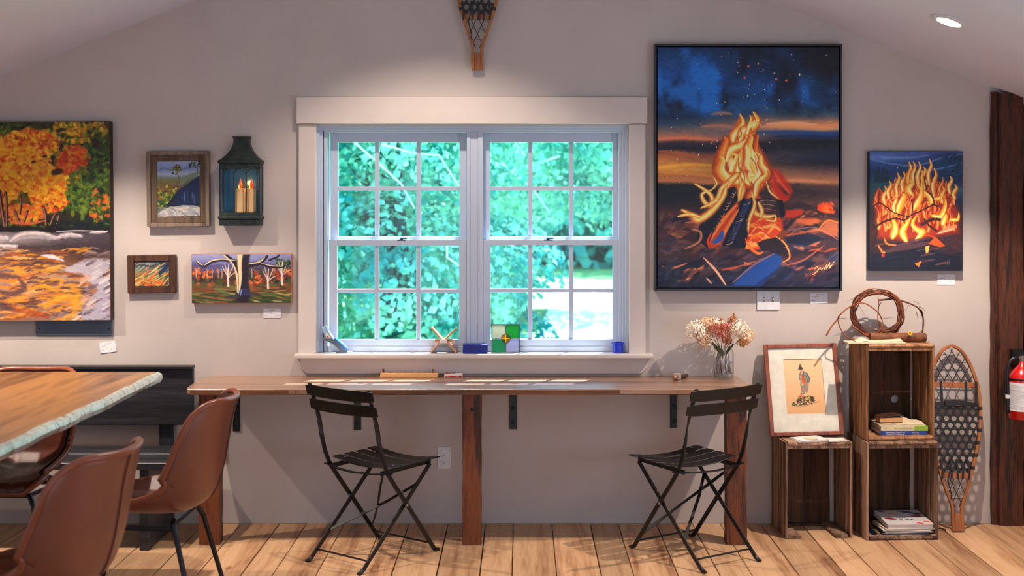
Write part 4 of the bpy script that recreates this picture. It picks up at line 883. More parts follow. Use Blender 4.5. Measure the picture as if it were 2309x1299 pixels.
for x, y, w_, h_ in ((310, 340, 70, 34), (330, 120, 60, 20), (110, 110, 60, 20), (245, 258, 30, 12), (185, 288, 26, 10), (520, 190, 40, 60)): p.dab(x, y, w_, h_, -.2, (40, 28, 18), .9)
for q, w_ in (([(30, 640), (14, 540), (0, 440)], 12), ([(36, 640), (40, 540), (34, 450)], 9), ([(112, 620), (96, 580), (84, 545)], 8), ([(118, 625), (140, 580), (150, 545)], 7), ([(250, 620), (246, 560), (236, 530)], 10), ([(272, 620), (290, 575), (300, 560)], 8), ([(296, 640), (312, 600), (320, 570)], 7), ([(-60, 640), (-70, 520), (-60, 420)], 14), ([(110, 560), (116, 500), (112, 460)], 6), ([(-140, 640), (-130, 500)], 12)):
    p.stroke(q, w_ * 1.7, (40, 22, 18), .95, .3, 'flat'); p.stroke([(x - 3, y) for x, y in q], w_ * .7, (196, 130, 110), .8, .4, 'flat')
p.stroke([(60, 600), (150, 612), (240, 596)], 16, (216, 96, 56), .8); p.stroke([(-230, 640), (100, 640), (300, 646), (592, 640)], 26, (22, 18, 20), .9, .4, 'flat')
p.dabs(40, (300, 600, 580, 640), [(16, 26, 26), (24, 40, 34), (10, 14, 18)], 46, 14, 0, .2)
for q, w_ in (([(60, 700), (120, 672), (220, 670), (300, 690)], 40), ([(300, 690), (360, 672), (440, 680)], 24), ([(-230, 700), (-100, 690), (40, 690)], 46), ([(-230, 740), (-60, 736), (90, 732)], 40), ([(480, 660), (570, 656)], 16), ([(300, 654), (400, 650), (520, 652)], 7)): p.stroke(q, w_, (190, 186, 194), .95, .3, 'leaf'); p.stroke([(x, y + w_ * .2) for x, y in q], w_ * .3, (140, 120, 124), .6); p.stroke([(x + 10, y - w_ * .2) for x, y in q], w_ * .3, (226, 206, 196), .8)
wave = lambda x, y: .5 * math.sin(x / 120 + y / 40)
for _ in range(420):
    x, y = p.rr.uniform(-230, 592), p.rr.uniform(740, 1122); e = (x - 150) / 300 + (y - 900) / 400
    c = p.rr.choice([(196, 110, 30), (206, 136, 40), (150, 76, 34), (216, 160, 90), (96, 60, 50), (70, 50, 54)] if abs(x - 240 - (y - 900) * -.1) < 200 else [(96, 66, 66), (60, 44, 54), (150, 126, 120), (180, 110, 50), (110, 90, 100)])
    p.stroke([(x - 40, y + 6), (x, y - 5 + 8 * wave(x, y)), (x + 44, y + 2)], p.rr.uniform(6, 15), c, .85, .4)
for q in ([(200, 775), (280, 770), (350, 805), (330, 812), (240, 788)],): p.poly(q, (210, 206, 216), .95, 4)
p.poly([(330, 850), (420, 812), (500, 790), (592, 800), (592, 1000), (520, 960), (440, 880), (350, 868)], (176, 170, 182), .95, 10)
p.poly([(590, 900), (540, 940), (480, 1000), (430, 1080), (430, 1122), (592, 1122)], (166, 160, 176), .95, 10)
for _ in range(60): x, y = p.rr.uniform(380, 592), p.rr.uniform(800, 1122); p.stroke([(x, y + 8), (x + 22, y - 4), (x + 50, y - 20)], p.rr.uniform(5, 18), p.rr.choice(((206, 196, 196), (110, 90, 104), (84, 60, 64), (210, 160, 130), (226, 220, 226))), .7 * (x + y > 1300 or y < 880))
for q, w_ in (([(220, 930), (300, 960), (338, 900)], 26), ([(240, 1050), (320, 1000), (400, 1010), (430, 1060)], 60), ([(380, 950), (420, 970), (400, 1030)], 40), ([(170, 850), (260, 860), (320, 840)], 20), ([(380, 1000), (400, 1080), (340, 1110)], 36)): p.stroke(q, w_ * .8, (226, 150, 30), .7, .8)
for q in ([(100, 900), (130, 950), (60, 980), (-20, 960)], [(-100, 860), (0, 880), (100, 890)], [(-200, 1060), (-60, 1040), (80, 1060)]): p.stroke(q, 30, (70, 50, 60), .8, .5)
p.stroke([(70, 1060), (180, 1080), (260, 1100)], 30, (150, 60, 30), .7, .6)
p.oil(3200, 26, 7, lambda x, y: .3 * math.sin(x / 90 + y / 40), .25, 14, (-230, 650, 592, 1122), .55); p.oil(1500, 15, 9, .5, 1, 14, (-230, 80, 592, 640), .5)
IM_AUTUMN = p.image('autumn_river_painting', .98)

# ---- the bare-tree landscape
p = Paint(472, 832, 1150, 1162, .75, 8)
p.bands([(832, (150, 150, 190)), (870, (124, 128, 176)), (900, (96, 92, 136)), (930, (70, 56, 70)), (960, (96, 50, 40)), (1010, (60, 44, 40)), (1040, (84, 84, 40)), (1075, (120, 60, 34)), (1100, (70, 90, 44)), (1162, (40, 50, 26))], None, 8, 3)
p.oil(300, 40, 8, .05, .2, 12)
p.poly([(472, 870), (520, 900), (600, 905), (660, 890), (720, 915), (900, 940), (1150, 930), (1150, 960), (472, 960)], (84, 80, 124), .8, 6)
p.dabs(160, (472, 930, 1150, 1040), [(150, 66, 36), (110, 44, 30), (60, 50, 44), (70, 80, 40), (176, 90, 50), (50, 36, 40)], 34, 22, .5, 1)
for x, y in ((505, 950), (575, 970), (920, 1000), (1130, 950)): p.dabs(14, (x - 26, y - 26, x + 26, y + 26), [(196, 84, 40), (216, 110, 50)], 20, 14)
p.dabs(24, (1050, 860, 1150, 930), [(50, 76, 40), (36, 54, 36), (84, 96, 44)], 30, 20)
p.dabs(120, (472, 1050, 1150, 1160), [(84, 100, 50), (130, 110, 60), (150, 80, 44), (50, 66, 34), (166, 140, 84), (60, 44, 34)], 90, 10, .08, .12)
for x in (500, 575, 610, 650, 676, 880, 712): p.stroke([(x, 990), (x, 930)], 5, (196, 190, 190), .7, .4, 'flat'); p.stroke([(x, 960), (x + 14, 930)], 3, (196, 190, 190), .7)
for x, t_, b_ in ((990, 930, 1062), (1085, 880, 1036), (718, 900, 1045)):
    p.stroke([(x, b_), (x - 2, (b_ + t_) / 2), (x + 4, t_)], [15, 11, 4], (226, 216, 204), .95)
    for dx, dy in ((-40, -60), (36, -66), (60, -20), (-24, -84)): p.stroke([(x, (b_ + t_) / 2 + 20), (x + dx * .5, (b_ + t_) / 2 + dy * .4), (x + dx, (b_ + t_) / 2 + dy)], 6, (216, 206, 196), .9)
TR, LT = (34, 26, 40), (226, 206, 160)
for q, w_ in (([(820, 1112), (822, 1000), (826, 900), (830, 832)], [100, 62, 66, 76]), ([(800, 1110), (790, 980), (770, 900), (700, 832)], [30, 34, 26, 18]), ([(780, 880), (680, 868), (610, 880), (550, 912), (500, 876)], [24, 20, 18, 14, 5]), ([(850, 905), (930, 890), (985, 845)], [34, 28, 14]), ([(940, 895), (1000, 915), (1080, 920), (1130, 900)], [20, 14, 10, 5]), ([(1000, 870), (1050, 850), (1066, 838)], [14, 12, 10])): p.stroke(q, w_, TR, .98, .2)
for q, w_ in (([(790, 1100), (800, 1000), (796, 900), (800, 832)], [8, 22, 30, 36]), ([(780, 1090), (778, 980), (752, 900), (690, 834)], [5, 14, 10, 8]), ([(780, 875), (680, 862), (606, 874), (555, 905)], 9), ([(850, 897), (930, 882), (970, 850)], 10), ([(940, 890), (1010, 908), (1090, 914)], 6), ([(500, 872), (545, 905)], 7)): p.stroke(q, w_, LT, .95, .3)
p.poly([(780, 1112), (800, 1060), (850, 1060), (880, 1112)], (44, 50, 90), .8, 5); p.dab(745, 1120, 110, 30, -.1, (50, 56, 60)); p.stroke([(870, 1090), (940, 1110)], 20, (70, 40, 50), .9); p.stroke([(800, 1112), (808, 1070)], 9, (130, 150, 210), .8)
p.oil(900, 14, 5, .1, .4, 10, None, .4)
IM_TREE = p.image('bare_tree_painting', 1.0)

# ---- barn on a ledge
p = Paint(246, 210, 538, 594, 1.0, 9)
p.bands([(210, (150, 170, 206)), (260, (126, 144, 190)), (300, (160, 172, 200)), (325, (110, 124, 110)), (350, (100, 104, 60)), (400, (120, 76, 40)), (470, (60, 90, 34)), (520, (50, 70, 30)), (594, (150, 146, 146))], None, 8, 3)
p.oil(300, 30, 7, .1, .3, 12)
for q in ([(250, 280), (290, 256), (340, 272)], [(340, 250), (400, 270), (470, 250), (536, 240)]): p.stroke(q, 18, (104, 118, 168), .7, .5)
p.stroke([(400, 370), (460, 320), (536, 290)], 30, (110, 130, 96), .9); p.stroke([(250, 345), (330, 340), (390, 345)], 10, (130, 110, 50), .8)
p.dabs(70, (250, 380, 380, 520), [(110, 150, 40), (60, 96, 30), (160, 180, 60), (30, 50, 24), (140, 90, 40)], 22, 14)
p.poly([(300, 524), (385, 410), (536, 308), (536, 518)], (12, 24, 52), 1, 2); p.poly([(372, 450), (400, 400), (536, 318), (536, 510), (375, 515)], (16, 34, 72), 1, 2)
for _ in range(16): x = p.rr.uniform(390, 530); p.stroke([(x, p.rr.uniform(400, 450)), (x, p.rr.uniform(460, 510))], 4, p.rr.choice(((50, 84, 140), (10, 18, 40), (90, 120, 170))), .8)
p.stroke([(384, 402), (460, 350), (536, 306)], 5, (50, 90, 130), .8); p.stroke([(400, 366), (394, 320), (384, 290)], 4, (90, 70, 60), .95, .3, 'flat'); p.stroke([(524, 300), (520, 250)], 4, (70, 60, 60), .95, .3, 'flat')
p.dabs(40, (334, 232, 412, 300), [(50, 70, 24), (90, 110, 30), (20, 34, 16), (160, 120, 50)], 18, 11, -.3, .5, .95, crown(368, 264, 38, 34)); p.dabs(24, (460, 210, 536, 250), [(50, 66, 24), (90, 100, 30), (20, 34, 16)], 18, 10, .3, .5)
p.poly([(256, 594), (262, 552), (320, 530), (420, 512), (500, 516), (538, 530), (538, 594)], (156, 158, 160), 1, 4); p.dabs(50, (265, 530, 536, 592), [(190, 190, 186), (120, 120, 124), (206, 196, 180), (140, 150, 160)], 50, 9, .1, .4)
IM_BARN = p.image('barn_painting', .95)

# ---- little hillside painting
p = Paint(94, 886, 328, 1054, 1.2, 10)
p.bands([(886, (130, 150, 170)), (920, (60, 76, 90)), (940, (130, 140, 130)), (980, (130, 130, 70)), (1010, (200, 130, 60)), (1040, (216, 120, 50)), (1054, (80, 100, 50))], None, 6, 3)
p.poly([(240, 886), (328, 886), (328, 1054), (290, 1050), (300, 960)], (34, 54, 84), .8, 10)
p.dabs(120, (94, 900, 328, 1050), [(190, 190, 150), (84, 96, 60), (226, 150, 70), (206, 196, 110), (60, 76, 70), (226, 110, 50)], 70, 8, -.65, .15, .8)
p.poly([(262, 990), (250, 960), (318, 890), (328, 890), (328, 930)], (20, 40, 76), .85, 6); p.stroke([(94, 912), (150, 905), (200, 915), (250, 900)], 12, (50, 64, 80), .9)
p.dabs(14, (140, 1020, 290, 1048), [(230, 90, 40), (240, 140, 50), (216, 70, 30)], 40, 9, -.2, .3)
IM_HILL = p.image('hillside_painting', .95)

# ---- the framed print: a man in a hat behind a heap of vegetables
p = Paint(0, 125, 850, 1280, .45, 11)
p.bands([(125, (226, 186, 144)), (600, (222, 178, 134)), (1280, (208, 158, 108))], None, 60, 3); 
INK = (50, 40, 34)
p.poly([(355, 700), (480, 600), (510, 640), (500, 840), (440, 850), (430, 760), (420, 840), (360, 840)], (150, 128, 112), 1, 3); p.stroke([(425, 690), (432, 840)], 7, INK, .7, .3, 'flat')
p.poly([(330, 440), (380, 370), (420, 365), (520, 420), (572, 560), (540, 640), (500, 640), (470, 600), (420, 560), (376, 560), (370, 690), (330, 690), (345, 580), (318, 560)], (128, 128, 112), 1, 3)
p.poly([(380, 455), (415, 440), (440, 560), (478, 610), (400, 660), (376, 620)], (196, 84, 34), 1, 3); p.poly([(336, 350), (410, 345), (412, 420), (390, 455), (360, 420)], (214, 156, 124), 1, 3)
p.poly([(318, 345), (330, 290), (360, 270), (400, 285), (422, 320), (412, 350)], (60, 58, 44), 1, 3); p.dab(368, 250, 60, 44, .2, (110, 76, 60)); p.stroke([(300, 345), (360, 350), (424, 312)], 9, (60, 54, 40), .9)
for q in ([(420, 370), (430, 450), (412, 520)], [(500, 460), (550, 560), (500, 620)], [(336, 430), (326, 560)], [(470, 480), (500, 560), (486, 600)], [(520, 640), (500, 800)], [(360, 700), (362, 820)], [(500, 430), (565, 540)], [(370, 390), (366, 430)]): p.stroke(q, 9, INK, .85, .3, 'flat')
p.dab(360, 510, 50, 40, .3, (210, 160, 130)); p.dab(530, 645, 40, 24, 0, (200, 150, 120)); p.stroke([(352, 395), (372, 420)], 7, INK, .9)
p.stroke([(110, 1110), (400, 1110), (740, 1020)], 34, (168, 128, 90), .7, .9)
p.dabs(110, (240, 860, 620, 1080), [(44, 40, 30), (70, 66, 40), (96, 90, 54), (60, 40, 40), (30, 28, 26)], 44, 24, .3, 1, .9, crown(430, 990, 200, 100)); p.dabs(40, (110, 1040, 330, 1115), [(70, 72, 44), (110, 108, 66), (50, 46, 34)], 36, 22, 0, 1)
for q in ([(250, 916), (340, 905), (380, 900)], [(300, 870), (360, 900)], [(300, 960), (360, 910)]): p.stroke(q, 12, (206, 70, 40), .95)
p.dabs(14, (430, 860, 510, 990), [(226, 190, 70), (200, 160, 50)], 40, 14, 1.3, .4); p.dab(440, 905, 40, 50, 0, (226, 196, 160)); p.stroke([(330, 840), (380, 870), (410, 840)], 20, (44, 40, 40), .9); p.dab(570, 970, 100, 110, 0, (40, 36, 32), .8); p.dabs(16, (520, 920, 630, 1050), [(90, 76, 60), (30, 26, 26), (120, 110, 90)], 26, 10)
IM_MAN = p.image('old_print')

# ---- small printed things
def card_img(seed, tilt=0):
    q = Paint(0, 0, 110, 66, 1.2, seed); q.a[:] = (224, 222, 226); q.scribble(36, 6, 60, 12, n=1); q.scribble(10, 18, 60, 12, n=1); q.scribble(42, 30, 14, 8, n=1); q.scribble(8, 42, 26, 12, n=1, col=(50, 56, 90)); q.scribble(74, 42, 30, 12, n=1, col=(50, 56, 90)); return q.image('price_card_%d' % seed)
q = Paint(0, 0, 120, 200, 2.0, 3); q.a[:] = (214, 214, 216)
q.poly([(52, 6), (120, 6), (120, 16), (52, 16)], (240, 214, 30), 1, .5)
for a, b, c, d_ in ((4, 18, 48, 44), (4, 52, 48, 150), (56, 24, 116, 50), (56, 58, 116, 84), (56, 92, 116, 110), (56, 118, 116, 140), (4, 165, 48, 192), (76, 158, 116, 190)):
    for k in range(int((d_ - b) / 3.4)): q.scribble(a, b + k * 3.4, (c - a) * 1.15, 3, (96, 98, 106), 1, .9)
for y_ in (50, 156): q.stroke([(2, y_), (50, y_ + 2)], 1.6, (30, 30, 36), 1, .3, 'flat')
q.stroke([(50, 4), (50, 196)], 1.2, (90, 90, 96), 1, .3, 'flat')
for y_ in (20, 46, 76, 98): q.poly([(52, y_), (58, y_), (58, y_ + 7), (52, y_ + 7)], (40, 40, 46), 1, .5)
for y_ in (62, 124): q.dab(76, y_, 30, 20, 0, (236, 206, 206)); q.stroke([(66, y_ + 4), (72, y_ - 6), (76, y_ + 4), (84, y_ - 2), (88, y_ + 5)], 3, (206, 40, 40), 1)
for e_ in ([(56, 160), (72, 160), (72, 180), (56, 180), (56, 160)], [(60, 176), (64, 164), (68, 176)]): 
    for u_, v_ in zip(e_, e_[1:]): q.stroke([u_, v_], 1.8, (30, 30, 36), 1, .3, 'flat')
IM_LABEL = q.image('extinguisher_label')
q = Paint(0, 0, 220, 240, 1.5, 12); q.a[:] = (212, 206, 204)
for x_, y_, l_, c_ in ((30, 20, 34, (130, 26, 36)), (70, 60, 44, (206, 140, 90)), (40, 140, 58, (110, 24, 34)), (150, 30, 60, (40, 54, 96)), (190, 60, 50, (36, 44, 84)), (176, 96, 56, (150, 40, 50)), (120, 24, 34, (120, 100, 80)), (200, 200, 36, (206, 40, 30)), (160, 222, 34, (206, 30, 30)), (210, 215, 20, (236, 150, 110))): q.dab(x_, y_, l_, l_ * .6, .4, c_); q.dab(x_ + 4, y_ + l_ * .16, l_ * .7, l_ * .3, .4, tuple(min(255, v * 1.35) for v in c_))
IM_CIDER = q.image('cider_cover')

# ------------------------------------------------------------------ pictures on the wall
M_side = mat('canvas_side_dark', (60, 44, 30), .8, noise=.3)
M_sideb = mat('canvas_side_blue', (26, 34, 52), .8, noise=.3)
M_sideo = mat('canvas_side_orange', (196, 120, 84), .8, noise=.3)
M_frameblack = mat('black_float_frame', (10, 16, 24), .35, noise=.1, coat=.2)
M_framegrey = wood('weathered_frame', [(62, 52, 46), (104, 90, 78), (128, 112, 98), (90, 76, 66)], 2, 24, .08, .7, vary=.1, bump=.5)
M_framebrown = wood('dark_brown_frame', [(34, 20, 14), (62, 36, 24), (84, 50, 32), (48, 28, 18)], 2, 26, .08, .5, vary=.1)
M_frameliner = wood('frame_liner', [(50, 38, 30), (84, 66, 52), (104, 84, 68), (70, 54, 42)], 2, 24, .08, .7, vary=.05)
def picture(px, im, dfront, back, label, side, name='canvas_painting', tilt=0.0, frame=None):
    """px = the four limits x0, x1, y0, y1 of the painted face in the photograph; the face stands dfront metres off the wall"""
    x0, x1, y0, y1 = px; cx, cy = (x0 + x1) / 2, (y0 + y1) / 2; k = K(dfront); w, h = (x1 - x0) * k, (y1 - y0) * k
    t = empty(name, P(cx, cy, 0) * 0 + Vector((PX(cx, dfront), 0, PZ(cy, dfront))), rot=(0, tilt, 0), label=label, cat='painting')
    MB().b(-w / 2, w / 2, -dfront, -back, -h / 2, h / 2).build('canvas', side, t, bevel=.002)
    y = -dfront - .0012; MB().quad_uv([(-w / 2 + .002, y, -h / 2 + .002), (w / 2 - .002, y, -h / 2 + .002), (w / 2 - .002, y, h / 2 - .002), (-w / 2 + .002, y, h / 2 - .002)]).build('painted_face', img_mat(im.name, im, .42, .12), t, flip=False)
    if frame:
        fw, fy0, fy1, fm, gap = frame                # width, front and back distance, material, gap between canvas and frame
        W, H = w / 2 + gap, h / 2 + gap
        for (a, b, c, d_) in ((-W - fw, -W, -H - fw, H + fw), (W, W + fw, -H - fw, H + fw)): MB().b(a, b, -fy0, -fy1, c, d_).build('frame_side', fm, t, bevel=.0015)
        for (c, d_) in ((-H - fw, -H), (H, H + fw)): MB().b(-W, W, -fy0, -fy1, c, d_).build('frame_side', fm, t, bevel=.0015)
    return t
picture((-99, 249, 275, 724), IM_AUTUMN, .058, .012, 'large canvas painting of yellow autumn maples over a rocky stream', M_side, tilt=-math.radians(.35))
picture((1482, 1892, 106, 649), IM_FIRE, .040, .008, 'large black-framed painting of a campfire under a blue night sky', M_frameblack, name='framed_painting', frame=(.011, .048, .002, M_frameblack, .0035))
picture((1960, 2171, 341, 611), IM_SMALLFIRE, .040, .004, 'unframed canvas of a blazing fire with blue hills, left of the timber post', M_sideb)
picture((432, 658, 573, 684), IM_TREE, .034, .004, 'wide unframed canvas of a big bare tree in an autumn field', M_sideo, tilt=-math.radians(.2))
t = picture((354, 452, 363, 489), IM_BARN, .022, .006, 'small painting of a dark barn on a ledge in a deep weathered grey frame', M_side, name='framed_painting', tilt=-math.radians(.6))
k = K(.035)
for W, H, fw, y0, y1, m in ((49 * K(.022), 63 * K(.022), .030, .026, .014, M_frameliner), (49 * K(.022) + .028, 63 * K(.022) + .030, .0185, .040, .002, M_framegrey)):
    for s_ in (-1, 1):
        MB().b(s_ * W, s_ * (W + fw), -y0, -y1, -H - fw, H + fw).build('frame_side', m, t, bevel=.002)
        MB().b(-W, W, -y0, -y1, s_ * H, s_ * (H + fw)).build('frame_side', m, t, bevel=.002)
t = picture((303, 382, 590, 646), IM_HILL, .020, .006, 'tiny hillside painting in a broad dark brown frame, under the barn painting', M_side, name='framed_painting', tilt=-math.radians(.9))
W, H, fw = 39.5 * K(.02), 28 * K(.02), .033
for s_ in (-1, 1):
    MB().b(s_ * W, s_ * (W + fw), -.028, -.002, -H - fw, H + fw).build('frame_side', M_framebrown, t, bevel=.003); MB().b(-W, W, -.028, -.002, s_ * H, s_ * (H + fw)).build('frame_side', M_framebrown, t, bevel=.003)
# panel behind the autumn canvas
M_panel = mat('blue_grey_panel', (84, 98, 116), .5, noise=.06, nscale=6)
t = empty('wall_panel', Vector((PX(166, .008), 0, 1.2)), label='flat blue-grey panel showing under the large autumn canvas, with two dark holes', cat='panel')
MB().b(PX(80, .008), PX(253, .008), -.008, -.0005, PZ(757, .008), PZ(345, .008)).build('plate', M_panel, t, world=True, bevel=.004, seg=2)
for x in (89, 245): MB().lathe([(.0045, 0), (.004, .0015), (.001, .0018)], P(x, 741, .008), 12, Matrix.Rotation(PI / 2, 3, 'X')).build('screw', M_darkbolt, t, world=True)
# price cards
M_tack = mat('yellow_sticker', (226, 180, 30), .6)
for i, (x0, x1, y0, y1, tl, lab) in enumerate(((594, 633, 696, 717, 0, 'white price card with a yellow dot under the bare-tree canvas'), (225, 261, 771, 795, -.13, 'crooked white price card hanging low under the autumn canvas'), (1827, 1866, 660, 684, -.03, 'white price card under the right corner of the campfire painting'), (2114, 2153, 619, 642, 0, 'white price card under the small fire canvas'))):
    c = P((x0 + x1) / 2, (y0 + y1) / 2, .004); w, h = (x1 - x0) * K(0), (y1 - y0) * K(0)
    t = empty('price_card', c, rot=(0, tl, 0), label=lab, cat='card')
    MB().box((0, .002, 0), (w, .0015, h)).build('card', M_white, t)
    MB().quad_uv([(-w / 2, .0008, -h / 2), (w / 2, .0008, -h / 2), (w / 2, .0008, h / 2), (-w / 2, .0008, h / 2)]).build('handwriting', img_mat('card_face', card_img(60 + i), .6, 0), t, flip=False)
    if i == 0: MB().lathe([(.004, 0), (.0035, .0008)], (.002, .0006, .018), 12, Matrix.Rotation(PI / 2, 3, 'X')).build('sticker', M_tack, t)

# ---- light switch and outlet
t = empty('light_switch', P(1732, 677, 0), label='white double light switch plate under the campfire painting', cat='switch')
w, h = 51 * K(0), 43 * K(0)
MB().b(-w / 2, w / 2, -.006, -.0005, -h / 2, h / 2).build('plate', M_white, t, bevel=.002, seg=2)
for s_ in (-1, 1):
    MB().b(s_ * .022 - .005, s_ * .022 + .005, -.0075, -.005, -.008, .016).build('toggle_slot', mat('switch_slot', (150, 150, 158), .5), t); MB().box((s_ * .022, -.011, .006), (.006, .012, .007), Matrix.Rotation(.5, 3, 'X')).build('toggle', M_white, t, bevel=.001)
t = empty('power_outlet', P(1001.5, 1032.5, 0), label='white double power outlet low on the wall under the counter', cat='outlet')
w, h = 29 * K(0), 49 * K(0)
MB().b(-w / 2, w / 2, -.005, -.0005, -h / 2, h / 2).build('plate', M_white, t, bevel=.002, seg=2)
for s_ in (-1, 1):
    so = MB().lathe([(.0155, 0), (.0155, .0025), (.013, .003)], (0, -.005, s_ * .02), 20, Matrix.Rotation(PI / 2, 3, 'X')).build('socket', M_white, t)
    for dx, dz, sx, sz in ((-.006, .003, .002, .008), (.006, .003, .002, .008), (0, -.006, .004, .004)): MB().box((dx, -.0085, s_ * .02 + dz), (sx, .001, sz)).build('slot', M_black, so)

# ------------------------------------------------------------------ wall lantern
LD = .085
t = empty('wall_lantern', Vector((PX(545, .0), 0, PZ(510, 0))), label='dark green-black metal wall lantern holding two candles', cat='lantern')
def lx(p_): return PX(p_, LD) - t.location.x
def lz(p_): return PZ(p_, LD) - t.location.z
x0, x1 = lx(494), lx(586)
def ring(x0, x1, z0, z1, d0=.004, d1=LD, o=0.0): return MB().b(x0 - o, x1 + o, -d1 - o, -d0, z0, z1)
ring(x0, x1, lz(509), lz(495)).build('base', M_lead, t, bevel=.002)
for i in range(11): MB().tube([(x0 + .010 + i * .0165 + .007 * math.cos(a * PI / 5), -LD - .001, (lz(509) + lz(495)) / 2 + .007 * math.sin(a * PI / 5)) for a in range(10)], .0012, 5, closed=True).build('filigree', M_lead, t)
ring(x0, x1, lz(495), lz(487), o=.006).build('moulding', M_lead, t, bevel=.006, seg=3)
ring(x0, x1, lz(487), lz(479)).build('lower_rail', M_lead, t, bevel=.001)
ring(x0, x1, lz(380), lz(369)).build('upper_rail', M_lead, t, bevel=.001)
ring(x0, x1, lz(369), lz(361), o=.007).build('moulding', M_lead, t, bevel=.006, seg=3)
MB().b(x0 + .004, x1 - .004, -.006, -.002, lz(480), lz(375)).build('back_plate', mat('lantern_blue_back', (60, 120, 150), .25, metal=.6), t)
mb = MB(); rows = []
for f, yy_ in ((1.0, 361), (.86, 356), (.66, 347), (.5, 336), (.41, 326), (.38, 320), (.38, 311), (.42, 309), (.42, 307)):
    cx = (x0 + x1) / 2; hw = (x1 - x0) / 2 * f; dd = LD * (.35 + .65 * f); z = lz(yy_)
    rows.append([mb.bm.verts.new(q) for q in ((cx - hw, -.004, z), (cx - hw, -dd, z), (cx + hw, -dd, z), (cx + hw, -.004, z))])
for a, b in zip(rows, rows[1:]):
    for q in range(4): mb.bm.faces.new((a[q], a[(q + 1) % 4], b[(q + 1) % 4], b[q]))
mb.bm.faces.new(rows[0][::-1]); mb.bm.faces.new(rows[-1]); hood = mb.build('hood', M_lead, t, smooth=True)
cx = (x0 + x1) / 2
for i in range(9): MB().b(cx - .034 + i * .0085 - .0016, cx - .034 + i * .0085 + .0016, -LD * .60 - .003, -LD * .55, lz(321), lz(310)).build('flute', M_lead, hood)
for x in (x0, x1): MB().b(x - .006 if x > 0 else x, x if x > 0 else x + .006, -LD, -LD + .008, lz(480), lz(378)).build('corner_post', M_lead, t); MB().b(x - .006 if x > 0 else x, x if x > 0 else x + .006, -.012, -.003, lz(480), lz(378)).build('corner_post', M_lead, t)
mull = [x0 + (x1 - x0) * f for f in (.12, .36, .665, .93)]
for i, x in enumerate(mull): MB().b(x - .0022, x + .0022, -LD, -LD + .005, lz(480), lz(392 if 0 < i < 3 else 378)).build('glazing_bar', M_lead, t)
xs = [mull[0], mull[1], mull[2], mull[3]]
for a, b in zip(xs, xs[1:]):
    m_ = (a + b) / 2
    for s_, e in ((a, b), (b, a)): MB().tube([(s_, -LD + .002, lz(396)), (s_ + (m_ - s_) * .12, -LD + .002, lz(389)), (s_ + (m_ - s_) * .5, -LD + .002, lz(383)), (m_, -LD + .002, lz(379))], .0022, 6).build('arch_tracery', M_lead, t)
MB().b(x0 + .004, x1 - .004, -LD + .0035, -LD + .0045, lz(480), lz(378)).build('front_pane', M_glasspane, t)
for x in (x0 + .002, x1 - .003): MB().b(x, x + .001, -LD + .006, -.008, lz(480), lz(378)).build('side_pane', glass('side_glass', (.8, .9, 1), .12), t)
MB().lathe([(.004, 0), (.006, .003), (.003, .007)], (lx(582), -LD - .001, lz(430)), 10, Matrix.Rotation(PI / 2, 3, 'X')).build('latch', M_lead, t)
M_wax = mat('candle_wax', (238, 196, 136), .45, noise=.06, nscale=8)
M_flamem = mat('candle_flame', (255, 60, 10), .5, emit=((255, 40, 12), 1.6)); M_flamey = mat('candle_flame_yellow', (255, 170, 30), .5, emit=((255, 160, 30), 3.0))
for a, b, lab in ((531, 554, 'thicker cream candle on the left inside the wall lantern'), (556, 577, 'slimmer cream candle on the right inside the wall lantern')):
    cd = empty('candle', Vector((PX((a + b) / 2, .05), -.05, PZ(479.5, LD))), label=lab, cat='candle', group='candles in the wall lantern')
    r_ = (b - a) / 2 * K(.05); hh = (478 - 424) * K(.05)
    MB().lathe([(r_, 0), (r_, hh - .002), (r_ * .9, hh), (.003, hh - .003)], n=24).build('wax', M_wax, cd, smooth=True)
    fl_ = MB().lathe([(.003, hh), (.0085, hh + .009), (.0080, hh + .022), (.0030, hh + .038), (.0008, hh + .050)], n=12).build('flame', M_flamem, cd, smooth=True)
    MB().lathe([(.0012, hh), (.003, hh + .006), (.001, hh + .02)], (-.006, -.006, 0), 10).build('flame_core', M_flamey, fl_, smooth=True)
lamp('candle_glow', 'POINT', (PX(553, .06), -.055, PZ(412, .05)), .25, (1.0, .35, .08), shadow_soft_size=.01)

